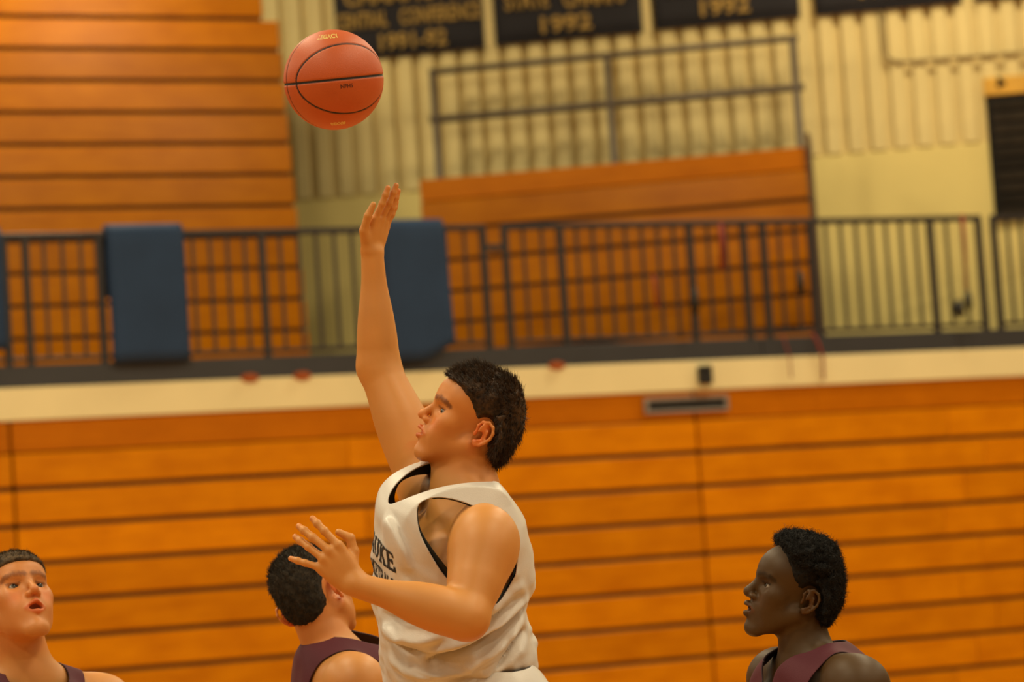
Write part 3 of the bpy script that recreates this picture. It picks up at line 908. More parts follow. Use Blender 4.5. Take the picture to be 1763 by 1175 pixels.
def hair_object(root, hd, head, thick, mat, h=0.003, tufts=None, strands=12000, slen=(.010, .022), sdir=None, rad=.0006, lo=(-.14, -.11, -.10), hi=(.15, .11, .20), jitter=.5, curl=0.0, seed=1, name='hair'):
    """hair grown as a shell over the scalp plus fine locks"""
    def f(q):
        d = head.ev(q, .06)
        return d - thick(q)
    nd = Fn(f, (0, 0, .05), .25)
    V, F = sdf_mesh(nd, h / hd.sc, np.array(lo), np.array(hi), project=1)
    th = thick(V)
    keep = (th[F] > -.0025).any(1)
    F = F[keep]
    rng = np.random.default_rng(seed)
    T = np.concatenate([F[:, [0, 1, 2]], F[:, [0, 2, 3]]])
    cen = V[T].mean(1)
    a = np.linalg.norm(np.cross(V[T[:, 1]] - V[T[:, 0]], V[T[:, 2]] - V[T[:, 0]]), axis=1)
    tc = thick(cen)
    w = a * np.clip(tc / .006, 0, 1)
    pick = rng.choice(len(T), strands, p=w / w.sum())
    bary = rng.dirichlet((1, 1, 1), strands)
    p = (V[T[pick]] * bary[:, :, None]).sum(1)
    _, n = sdf_grad(nd, p)
    g = sdir(p) if sdir is not None else np.zeros_like(p)
    d = n * 0.6 + g + rng.normal(0, jitter * .5, p.shape)
    d /= np.linalg.norm(d, axis=1, keepdims=True)
    L = rng.uniform(*slen, strands) * np.clip(tc[pick] / .012, .35, 1.3)
    root_p = p - n * .004
    k = 4
    s1 = np.cross(d, rng.normal(0, 1, p.shape)); s1 /= np.linalg.norm(s1, axis=1, keepdims=True); s2 = np.cross(d, s1)
    bend = (g * .5 + rng.normal(0, .3, p.shape))
    SV, SF = [], []
    ring = []
    for i in range(k):
        t = i / (k - 1)
        c = root_p + d * (L * t)[:, None] + bend * (L * t * t * .5)[:, None]
        if curl: c = c + (s1 * np.cos(t * 6.5)[..., None] + s2 * np.sin(t * 6.5)[..., None]) * (curl * L)[:, None]
        r = rad * (1 - .85 * t)
        ring.append([c + r * (s1 * math.cos(x) + s2 * math.sin(x)) for x in (0, 2.094, 4.189)])
    arr = np.array(ring)                       # k,3,n,3
    arr = arr.transpose(2, 0, 1, 3).reshape(-1, 3)
    idx = np.arange(strands)[:, None] * (k * 3)
    fl = []
    for i in range(k - 1):
        for j in range(3):
            j2 = (j + 1) % 3
            fl.append([i * 3 + j, i * 3 + j2, (i + 1) * 3 + j2, (i + 1) * 3 + j])
    SF = (idx[:, :, None] + np.array(fl)[None]).reshape(-1, 4)
    nV = len(V)
    VV = np.concatenate([V, arr]); FF = np.concatenate([F, SF + nV])
    used = np.unique(FF); mp = np.full(len(VV), -1); mp[used] = np.arange(len(used))
    me = np_mesh(hd.wor(VV[used]), mp[FF])
    o = link(name, me, mat, root)
    return o

def hair_mat(name, c0, c1, rough=0.55):
    q = NB(name)
    tc = q.n('ShaderNodeTexCoord'); no = q.n('ShaderNodeTexNoise'); no.inputs['Scale'].default_value = 90; no.inputs['Detail'].default_value = 3
    q.l(tc.outputs['Object'], no.inputs['Vector'])
    cr = q.n('ShaderNodeValToRGB'); cr.color_ramp.elements[0].position = .35; cr.color_ramp.elements[1].position = .7
    cr.color_ramp.elements[0].color = (*c0, 1); cr.color_ramp.elements[1].color = (*c1, 1)
    q.l(no.outputs['Fac'], cr.inputs['Fac']); q.l(cr.outputs['Color'], q.b.inputs['Base Color'])
    q.b.inputs['Roughness'].default_value = rough; q.b.inputs['Specular IOR Level'].default_value = 0.3
    return q.m

def cloth_mat(name, col, rough=0.62, weave=900, sheen=0.2, var=0.06):
    q = NB(name)
    tc = q.n('ShaderNodeTexCoord'); no = q.n('ShaderNodeTexNoise'); no.inputs['Scale'].default_value = 14; no.inputs['Detail'].default_value = 4
    q.l(tc.outputs['Object'], no.inputs['Vector'])
    mr = q.n('ShaderNodeMapRange'); mr.inputs['To Min'].default_value = 1 - var; mr.inputs['To Max'].default_value = 1 + var; q.l(no.outputs['Fac'], mr.inputs['Value'])
    vm = q.n('ShaderNodeVectorMath', operation='SCALE'); vm.inputs[0].default_value = col; q.l(mr.outputs['Result'], vm.inputs['Scale'])
    q.l(vm.outputs[0], q.b.inputs['Base Color'])
    vo = q.n('ShaderNodeTexVoronoi'); vo.inputs['Scale'].default_value = weave * .35; q.l(tc.outputs['Object'], vo.inputs['Vector'])
    bp = q.n('ShaderNodeBump'); bp.inputs['Strength'].default_value = 0.12; bp.inputs['Distance'].default_value = 0.0015
    q.l(vo.outputs['Distance'], bp.inputs['Height']); q.l(bp.outputs['Normal'], q.b.inputs['Normal'])
    q.b.inputs['Roughness'].default_value = rough; q.b.inputs['Sheen Weight'].default_value = sheen
    return q.m

M['white_jersey'] = cloth_mat('white_mesh_cloth', (0.71, 0.665, 0.615), 0.42, sheen=0.05)
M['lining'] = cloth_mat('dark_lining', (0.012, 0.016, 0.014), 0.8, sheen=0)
M['maroon'] = cloth_mat('maroon_cloth', (0.085, 0.007, 0.018), 0.75, sheen=0.0)
M['maroon_trim'] = cloth_mat('dark_maroon_trim', (0.03, 0.005, 0.008), 0.65, sheen=0.0)
M['print'] = cloth_mat('black_print', (0.018, 0.018, 0.02), 0.6, sheen=0)
M['shoe'] = mat_plain('shoe_leather', (0.05, 0.05, 0.055), 0.5)
M['sole'] = mat_plain('shoe_sole', (0.7, 0.68, 0.64), 0.6)

def garment(root, name, field, h, lo, hi, cutf, mats, thick=0.0025, project=1):
    """cloth shell: isosurface of a field, cut open by cutf (kept where positive), given thickness with its own lining"""
    nd = Fn(field, (np.array(lo) + np.array(hi)) / 2, np.linalg.norm(np.array(hi) - np.array(lo)) / 2)
    V, F = sdf_mesh(nd, h, lo, hi, project)
    T = F
    for c in cutf:
        V, T = clip_mesh(V, T, c(V))
    me = np_mesh(V, T)
    for m in mats: me.materials.append(m)
    o = link(name, me, None, root)
    md = o.modifiers.new('cloth', 'SOLIDIFY'); md.thickness = thick; md.offset = -1
    if len(mats) > 1: md.material_offset = 1
    if len(mats) > 2: md.material_offset_rim = 2
    return o, nd

def to_local(root, o):
    """parts are built in world coordinates; hang them under the thing without moving them"""
    o.matrix_parent_inverse = root.matrix_world.inverted()

# ================================================================== players
def torso_nodes(G, O, A, s=1.0, pel=None, PA=None):
    """O mid-shoulder point, A columns forward/left/up; pel pelvis centre with its frame PA"""
    def w(x, y, z): return O + A @ np.array([x, y, z]) * s
    def e(c, r, k=.04): G.add(Ell(w(*c), np.array(r) * s, A.T), k)
    e((-.005, 0, -.13), (.118, .160, .20), .04)
    for t in (1, -1):
        e((.062, t * .075, -.075), (.048, .088, .062), .04)
        e((-.040, t * .105, -.13), (.075, .062, .15), .04)
        e((-.075, t * .075, -.03), (.045, .085, .085), .04)
    e((.0, 0, -.34), (.105, .150, .15), .06)
    if pel is not None:
        mid = (w(0, 0, -.34) + pel) / 2
        G.add(Ell(mid, np.array((.108, .148, .12)) * s, PA.T), .06)
        G.add(Ell(pel, np.array((.115, .165, .115)) * s, PA.T), .06)
        for t in (1, -1):
            G.add(Ell(pel + PA @ np.array([-.065, t * .078, -.05]) * s, np.array((.085, .085, .095)) * s, PA.T), .04)

def loft_field(O, A, U, front, back, width, top, n=2.4, folds=None, kt=.03, capn=None):
    """loose garment barrel in the torso frame; U increasing"""
    U = np.array(U); front = np.array(front); back = np.array(back); width = np.array(width)
    def f(P):
        q = (P - O) @ A
        x, y, z = q.T
        fr = np.interp(z, U, front); bk = np.interp(z, U, back); wd = np.interp(z, U, width)
        c = (fr + bk) / 2; a = (fr - bk) / 2
        rr = (np.abs((x - c) / a) ** n + np.abs(y / wd) ** n) ** (1 / n)
        d = (rr - 1) * np.minimum(a, wd) * .93
        d = smax(d, (z - top(x, y)) * .9, kt)
        if folds is not None: d = d - folds(q)
        return d
    return f

def person_root(name, label, loc):
    r = empty(name, tuple(float(v) for v in loc))
    tag(r, label, 'person')
    return r
def adopt(r):
    inv = Matrix.Translation(-Vector(r.location))
    for c in r.children: c.matrix_parent_inverse = inv

def shoe(root, an, toe, kn):
    """basketball shoe: upper over the foot and a thick sole"""
    an, toe, kn = map(np.asarray, (an, toe, kn))
    fwd = unit(toe - an); up = unit(kn - an); up = unit(up - fwd * (up @ fwd)); A = frame(fwd, up)
    base = an + unit(an - kn) * .085
    def w(x, y, z): return base + A @ np.array([x, y, z])
    G = Grp()
    G.add(Cone(w(-.035, 0, .045), w(.02, 0, .05), .044, .046), .03); G.add(Cone(w(.02, 0, .045), w(.17, 0, .02), .046, .036), .03)
    G.add(Cone(w(-.02, 0, .05), w(-.012, 0, .12), .050, .052), .03); G.add(Ell(w(.185, 0, .02), .034), .03)
    V, F = sdf_mesh(G.bound(), .006)
    V = V[:]; q = (V - base) @ A; q[:, 2] = np.maximum(q[:, 2], 0.0); V = base + q @ A.T
    o = link('shoe', np_mesh(V, F), M['shoe'], root)
    out = []
    for k in range(28):
        a = 2 * math.pi * k / 28
        x = .07 + .152 * math.cos(a); y = (.046 + .006 * math.cos(a)) * math.sin(a)
        out.append((x, y))
    vs = [w(x, y, z) for z in (-.022, .010) for x, y in out]
    fs = [(k, (k + 1) % 28, 28 + (k + 1) % 28, 28 + k) for k in range(28)] + [tuple(range(27, -1, -1)), tuple(range(28, 56))]
    so = link('sole', mesh_from(vs, fs), M['sole'], o)
    return o

def shorts(root, O2, PA, hips, knees, mat, h=.006, waist=.10, hem=.62, flare=.045):
    G = Grp()
    G.add(Ell(O2, np.array((.150, .195, .16)), PA.T), .05)
    for t in (1, -1):
        G.add(Ell(O2 + PA @ np.array([-.07, t * .08, -.05]), np.array((.105, .105, .115)), PA.T), .05)
    for hp, kn in zip(hips, knees):
        G.add(Cone(hp, lerp(hp, kn, .85), .125, .125 + flare * .4), .04)
    G.bound()
    def fold(P):
        d = G.ev(P, .08)
        q = (P - O2) @ PA
        ang = np.arctan2(q[:, 1], q[:, 0])
        return d - .006 * np.sin(ang * 9 + 3 * np.sin(q[:, 2] * 14)) * sstep(.10, -.15, q[:, 2]) - .004 * (vnoise(q * 22) - .5)
    def cut_waist(V): return waist - (V - O2) @ PA[:, 2]
    def cut_hem(V):
        g = np.full(len(V), -1.0)
        q = (V - O2) @ PA
        g = np.maximum(g, .02 + q[:, 2] + .12)
        for hp, kn in zip(hips, knees):
            ax = unit(kn - hp); L = np.linalg.norm(kn - hp)
            g = np.maximum(g, np.where(np.linalg.norm(np.cross(V - hp, ax), axis=1) < .19, hem * L - (V - hp) @ ax, -1))
        return g
    o, _ = garment(root, 'shorts', fold, h, G.lo - .03, G.hi + .03, (cut_waist, cut_hem), (mat,), .003)
    return o

# ------------------------------------------------------------------ the shooter
D0 = 6.76
def J(px, py, dd=0.0): return pt(px, py, D0 + dd)
ROOT_MAIN = person_root('person', 'player in a loose white jersey releasing the ball with one raised arm', (pt(815, 900, D0)[0], D0, 0.30))
head1 = head_group(mouth=0.004, nose_len=1.05, lid=1.25)
hd1 = Loc(head1, J(820, 740, -.0), frame(iv(-math.cos(.42) , math.sin(.42), .13), iv(math.sin(.42), math.cos(.42), .04)), 1.045)
TF = unit(iv(-.94, .02, .34)); TL = iv(.34, -.27, .90); TU = np.cross(TF, unit(TL)); TA = frame(TF, TU)
TO = J(788, 905, 0.0)
PEL = J(850, 1238, .07); PA1 = frame(iv(-.95, .0, .30), iv(.02, 1, .12))
shL, elL, wrL = J(836, 929, -.17), J(803, 1064, -.29), J(614, 1008, -.30)
shR, elR, wrR = J(738, 842, .17), J(652, 632, .23), J(641, 438, .20)

G1 = Grp()
torso_nodes(G1, TO, TA, .95, PEL, PA1)
# neck and trapezius
G1.add(Cone(J(803, 772, .0), J(802, 868, .0), .060, .074), .03)
G1.add(Cone(J(765, 800, .0), J(775, 865, .0), .030, .040), .03)
G1.add(Cone(J(818, 850, .0), lerp(np.array(shL), J(815, 850, 0), .25), .052, .046), .04)
G1.add(Cone(J(800, 850, .0), lerp(np.array(shR), J(800, 850, 0), .25), .052, .046), .04)
G1.add(Cone(J(760, 880, -.02), lerp(np.array(shL), J(760, 880, 0), .2), .020, .024), .03)      # collar bone
arm_nodes(G1, shL, elL, wrL, (.069, .063, .052, .053, .046, .028))
G1.add(Ell(lerp(shL, elL, .15), (.070)), .04)
arm_nodes(G1, shR, elR, wrR, (.070, .063, .053, .049, .041, .027))
# near (left) hand: back of the hand towards the photographer
hx = unit(iv(-.66, .75, .05)); hy = iv(.75, .66, -.10); hy = unit(hy - hx * (hy @ hx)); hz = np.cross(hy, hx)
HLA = np.stack([hx, hy, hz], 1)
HLo = J(613, 1006, -.30)
def hl(px, py, dd): return (J(px, py, dd) - HLo) @ HLA / 1.0
hand_l, tips_l = hand_group([(14, 14, 8), (18, 16, 10), (20, 14, 10), (12, 10, 8)], (-2, -10, -11, -32),
                            [hl(603, 985, -.29), hl(609, 950, -.285), hl(603, 927, -.285), hl(583, 917, -.285)])
LHL = Loc(hand_l, HLo, HLA, 1.0)
G1.add(LHL, .014)
# far (right) hand, wrist laid back after the release
rx = unit(iv(.25, .96, .0)); rz = iv(.80, -.22, .52); rz = unit(rz - rx * (rz @ rx)); ry = np.cross(rz, rx)
if ry @ EZ < 0: ry = -ry
HRA = np.stack([rx, ry, rz], 1); HRo = J(641, 438, .20)
def hr(px, py, dd): return (J(px, py, dd) - HRo) @ HRA
hand_r, tips_r = hand_group([(-14, 4, 4), (-15, 5, 4), (-14, 6, 4), (-10, 6, 4)], (3, 0, -2, -6),
                            [hr(632, 425, .185), hr(625, 394, .16), hr(633, 366, .145), hr(643, 345, .14)])
LHR = Loc(hand_r, HRo, HRA, 0.92)
G1.add(LHR, .014)
# legs, off the floor
hipL, hipR = PEL + PA1 @ np.array([0, .09, -.06]), PEL + PA1 @ np.array([0, -.09, -.06])
knL, anL = hipL + np.array([-.10, -.02, -.44]), hipL + np.array([.08, -.03, -.83])
knR, anR = hipR + np.array([-.16, .03, -.42]), hipR + np.array([.02, .05, -.82])
toL, toR = anL + np.array([-.13, -.02, -.13]), anR + np.array([-.13, .0, -.12])
leg_nodes(G1, hipL, knL, anL, toL); leg_nodes(G1, hipR, knR, anR, toR)
G1.add(hd1, .016)
G1.bound()
V, F = sdf_mesh(G1, .0029)
tint = face_tint(hd1, V, (.98, .64, .58), (.24, .17, .14), .004, .85)
for Lh, tips in ((LHL, tips_l), (LHR, tips_r)):
    q = Lh.loc(V)
    for (tp, d, nrm, r) in tips:      # finger tips and nails
        dd = np.linalg.norm(q - tp, axis=1)
        wgt = np.exp(-(dd / .012) ** 2)[:, None]
        tint = tint * (1 - wgt * .6) + tint * np.array((1.10, .80, .75)) * wgt * .6
M['skin_light'] = skin_mat('light_skin', (0.63, 0.270, 0.062))
body = link('body', np_mesh(V, F, np.clip(tint, 0, 1.5)), M['skin_light'], ROOT_MAIN)
add_eyes(ROOT_MAIN, hd1, hd1.A @ np.array([.96, .10, .12]))
adopt(ROOT_MAIN)

# ------------------------------------------------------------------ shooter: jersey, print, shorts, shoes, hair
def side(px, py, L):
    """(forward, up) in the shooter's torso frame of the point on the plane 'L to his left' seen at (px, py)"""
    r = np.array(CAM_R @ Vector(((px - IMG_W / 2) / F_PX, -(py - IMG_H / 2) / F_PX, -1.0)))
    n = TA[:, 1]; t = ((TO + n * L - CAM_POS) @ n) / (r @ n)
    q = (CAM_POS + r * t - TO) @ TA
    return q[0], q[2]
fr_ = [side(x, y, 0.0) for x, y in ((657, 866), (653, 930), (649, 1000), (651, 1060), (657, 1100), (666, 1150), (676, 1200), (690, 1310))][::-1]
bk_ = [side(x, y, 0.0) for x, y in ((868, 838), (893, 880), (905, 930), (906, 1000), (899, 1040), (905, 1074), (908, 1105), (902, 1140), (896, 1200), (890, 1310))][::-1]
UU = np.linspace(-.52, .12, 40)
FRU = np.interp(UU, [u for f, u in fr_], [f for f, u in fr_]); BKU = np.interp(UU, [u for f, u in bk_], [f for f, u in bk_])
WDU = np.interp(UU, [-.52, -.35, -.15, 0, .12], [.205, .198, .190, .188, .178])
TOPC = np.polyfit([-.16, -.10, -.04, .03, .10, .15, .185], [.055, .103, .126, .130, .112, .080, .048], 4)
def top1(x, y): return np.polyval(TOPC, np.clip(x, -.18, .20)) - 1.3 * np.maximum(0, np.abs(y) - .105)
FOLDS = [((905, 1052), (745, 1140), -.016, .0085), ((908, 1040), (740, 1120), .011, .014), ((900, 1078), (800, 1140), .009, .013), ((905, 1095), (840, 1150), -.010, .010),
         ((893, 1010), (800, 1062), .007, .016), ((884, 1034), (800, 1085), -.007, .010), ((668, 880), (706, 985), .006, .015), ((692, 885), (722, 975), -.0022, .014),
         ((680, 1122), (752, 1093), .006, .012), ((668, 1150), (770, 1118), -.008, .010), ((690, 1175), (800, 1150), .009, .014), ((668, 1085), (700, 1140), .004, .012), ((720, 1165), (860, 1160), -.006, .012),
         ((880, 985), (838, 1030), .006, .012), ((676, 1098), (735, 1078), -.006, .010), ((890, 1120), (800, 1175), .008, .016)]
FS = [(np.array(side(*a, .16)), np.array(side(*b, .16)), am, w) for a, b, am, w in FOLDS]
def folds1(q):
    x, y, z = q.T
    d = np.zeros(len(q))
    near = sstep(.0, .07, y)
    for a, b, am, w in FS:
        e = b - a; L = np.linalg.norm(e)
        t = ((x - a[0]) * e[0] + (z - a[1]) * e[1]) / L ** 2; tc = np.clip(t, 0, 1)
        ds = np.hypot(x - a[0] - e[0] * tc, z - a[1] - e[1] * tc)
        d += (2.6 * am * np.exp(-(ds / w) ** 2) if am > 0 else 3.4 * am * np.exp(-ds / w)) * near * (0.45 + 0.55 * np.sin(np.pi * np.clip(t, 0, 1)))
    qq = np.stack([x * 12 + z * 9, y * 11, z * 16 - x * 10], 1)
    d += .017 * (vnoise(qq + 7) - .5) * sstep(.10, -.05, z)
    d += .009 * (vnoise(qq * 2.3 + 3) - .5) * sstep(.0, -.12, z)
    return d
jersey_field = loft_field(TO, TA, UU, FRU, BKU, WDU, top1, 2.35, folds1, .030)
ARM_PX = [(721, 868), (742, 857), (768, 855), (795, 860), (820, 868), (850, 870), (874, 886), (889, 915), (893, 950), (887, 985), (868, 1015), (835, 1032), (800, 1024), (772, 1000), (748, 968), (730, 930), (721, 895)]
ARM1 = spline_closed([side(x, y, .105 if y < 880 else .135 if y < 900 else .165) for x, y in ARM_PX], 5)
def cut_arm_near(V):
    q = (V - TO) @ TA
    return np.maximum(poly_sd(ARM1, q[:, 0], q[:, 2]), .035 - q[:, 1])
ARM2 = ARM1 + np.array([-.035, -.026])
def cut_arm_far(V):
    q = (V - TO) @ TA
    return np.maximum(poly_sd(ARM2, q[:, 0], q[:, 2]), .035 + q[:, 1])
def cut_neck(V):
    q = (V - TO) @ TA
    x = q[:, 0] - .045
    rx_ = np.where(x > 0, .130, .118); 
    wy = .084 - .06 * np.maximum(0, x) 
    g = (np.sqrt((x / rx_) ** 2 + (q[:, 1] / wy) ** 2) - 1) * .08
    return np.maximum(g, .0 - q[:, 2])
def cut_hem(V): return (V - TO) @ TA[:, 2] + .50
lo = TO - np.array([.42, .36, .62]); hi = TO + np.array([.42, .40, .32])
jer, jn = garment(ROOT_MAIN, 'jersey', jersey_field, .0038, lo, hi, (cut_arm_near, cut_arm_far, cut_neck, cut_hem), (M['white_jersey'], M['lining'], M['white_jersey']), .003)
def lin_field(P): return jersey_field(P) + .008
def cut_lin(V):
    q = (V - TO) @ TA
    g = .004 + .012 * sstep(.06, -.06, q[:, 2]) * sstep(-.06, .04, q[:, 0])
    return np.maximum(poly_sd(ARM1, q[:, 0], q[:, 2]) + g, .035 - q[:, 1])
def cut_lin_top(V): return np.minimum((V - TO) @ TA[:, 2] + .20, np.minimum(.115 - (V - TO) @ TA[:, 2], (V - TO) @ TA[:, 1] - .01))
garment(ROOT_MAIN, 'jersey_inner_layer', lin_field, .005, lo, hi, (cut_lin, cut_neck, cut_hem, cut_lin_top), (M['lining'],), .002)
jer['label'] = 'loose white mesh jersey with a dark lining'

SLAB = {
 'A': ([(0.08, 0, .4, 1), (.72, 0, .4, 1), (.2, .34, .6, .34)], [(.08, 0), (.72, 0)]),
 'U': ([(.14, 1, .14, .26), (.66, 1, .66, .26), (.14, .26, .3, .07), (.3, .07, .5, .07), (.5, .07, .66, .26)], [(.14, 1), (.66, 1)]),
 'K': ([(.16, 0, .16, 1), (.2, .42, .68, 1), (.36, .56, .72, 0)], [(.16, 0), (.72, 0), (.16, 1), (.68, 1)]),
 'E': ([(.16, 0, .16, 1), (0, .93, .68, .93), (0, .07, .68, .07), (.16, .5, .52, .5), (.68, 1, .68, .74), (.68, 0, .68, .28), (.52, .62, .52, .38)], []),
 'W': ([(.06, 1, .24, 0), (.24, 0, .42, .8), (.42, .8, .6, 0), (.6, 0, .78, 1)], [(.06, 1), (.78, 1)]),
 'B': ([(.16, 0, .16, 1), (0, .93, .5, .93), (.5, .93, .66, .74), (.66, .74, .5, .53), (.16, .53, .5, .53), (.5, .53, .7, .3), (.7, .3, .5, .07), (0, .07, .5, .07)], []),
 'S': ([(.66, .74, .58, .9), (.58, .9, .35, .94), (.35, .94, .15, .8), (.15, .8, .2, .62), (.2, .62, .6, .4), (.6, .4, .66, .2), (.66, .2, .45, .06), (.45, .06, .2, .08), (.2, .08, .1, .28)], []),
 'T': ([(.4, 0, .4, 1), (0, .93, .8, .93), (.02, 1, .02, .68), (.78, 1, .78, .68)], [(.4, 0)]),
 'L': ([(.16, 0, .16, 1), (0, .07, .68, .07), (.68, 0, .68, .34)], [(.16, 1)])}
def slab_mesh(body, hgt):
    """heavy slab-serif lettering as strips fine enough to lie on a curved cloth"""
    vs, fs = [], []
    def stroke(x0, y0, x1, y1, t, ox):
        a, b = np.array([x0, y0]), np.array([x1, y1]); e = b - a; L = np.linalg.norm(e); e = e / L; n = np.array([-e[1], e[0]]) * t / 2
        k = max(2, int(L * hgt / .006) + 1); base = len(vs)
        for i in range(k):
            p = a + e * L * i / (k - 1)
            for s in (1, 0, -1): vs.append(((p + n * s)[0] * hgt + ox, ((p + n * s)[1] - .5) * hgt, 0))
        for i in range(k - 1):
            for s in (0, 1):
                q0 = base + i * 3 + s; fs.append((q0, q0 + 1, q0 + 4, q0 + 3))
    ox = 0.0
    for ch in body:
        st, se = SLAB[ch]
        for x0, y0, x1, y1 in st:
            vert = abs(x1 - x0) < abs(y1 - y0)
            stroke(x0, y0, x1, y1, (.21 if abs(y1 - y0) > .4 else .15) if vert else .14, ox)
        for x, y in se: stroke(x - .19, .06 if y == 0 else .94, x + .19, .06 if y == 0 else .94, .12, ox)
        ox += .95 * hgt
    return mesh_from(vs, fs)

def print_on(field, O, A, body, size, width, yc, zc, parent, slope=0.0, narrow=1.0):
    me = slab_mesh(body, size * .72)
    co = np.array([v.co for v in me.vertices])
    w = co[:, 0].max() - co[:, 0].min(); mid = (co[:, 0].max() + co[:, 0].min()) / 2
    s = (co[:, 0] - mid) * width / w
    q = np.stack([np.full(len(co), .30), yc + s, zc + co[:, 1] + slope * s], 1)
    P = O + q @ A.T
    for _ in range(60):
        P = P - np.clip(field(P), -.02, .02)[:, None] * A[:, 0] * .8
    P = P + A[:, 0] * .0012
    for v, p in zip(me.vertices, P): v.co = p
    return link('lettering', me, M['print'], parent)
print_on(jersey_field, TO, TA, 'WAUKE', .066, .225, -.022, -.060, ROOT_MAIN)
print_on(jersey_field, TO, TA, 'BASKETBALL', .050, .225, -.022, -.120, ROOT_MAIN)
shorts(ROOT_MAIN, PEL, PA1, (hipL, hipR), (knL, knR), M['white_jersey'], .006, .135)
for an, to, kn in ((anL, toL, knL), (anR, toR, knR)): shoe(ROOT_MAIN, an, to, kn)

HL_B = [-.09, -.058, -.03, .0, .012, .030, .056, .080, .10]
HL_A = [-.085, -.060, -.036, -.020, .006, .022, .047, .080, .20]
def hair_thick(HB, HA, side_t, top_t, fringe, back_t, centre=.016, fr=(60, 120, 60), amp=(.72, .38), low=-.062, front=.5, taper=.013, rag=.010):
    def f(q):
        x, y, z = q.T
        lim = np.interp(z, HB, HA) + np.where(z > .04, centre * (1 - (y / .065) ** 2), 0)
        s = np.minimum(lim - x, z - low)
        s = s + (vnoise(q * np.array([110, 160, 110]) + 9) - .5) * rag
        ear = (np.sqrt(((x + .006) / .027) ** 2 + ((z - .001) / .037) ** 2) - 1) * .03
        s = np.where(np.abs(y) > .055, np.minimum(s, ear), s)
        t = side_t + (top_t - side_t) * sstep(.045, .115, z) * sstep(-.09, .0, x) * (1 - front * sstep(.055, .10, x)) + fringe * np.exp(-(((x - .085) / .030) ** 2)) * sstep(.07, .10, z) + back_t * sstep(.0, .05, -x)
        n = vnoise(np.stack([x * fr[0] + z * 30, y * fr[1], z * fr[2]], 1)) + .5 * vnoise(np.stack([x * 140, y * 260, z * 140 + 5], 1))
        t = t * (amp[0] + amp[1] * n)
        return t * sstep(-.001, taper, s) - .006 * (1 - sstep(-.006, .002, s))
    return f
thick1 = hair_thick(HL_B, HL_A, .0055, .0120, .000, .011, front=.35)
def dir1(p):
    x, y, z = p.T
    up = sstep(.04, .11, z)
    g = np.stack([.75 * up + .1, .1 * np.sign(y) * up, .45 * up - .9 * (1 - up)], 1)
    return g
M['hair_brown'] = hair_mat('dark_brown_hair', (.012, .0065, .0035), (.075, .038, .017), .5)
hair_object(ROOT_MAIN, hd1, head1, thick1, M['hair_brown'], .0028, strands=11000, slen=(.009, .018), sdir=dir1, rad=.0009, jitter=.35, seed=3)
adopt(ROOT_MAIN)

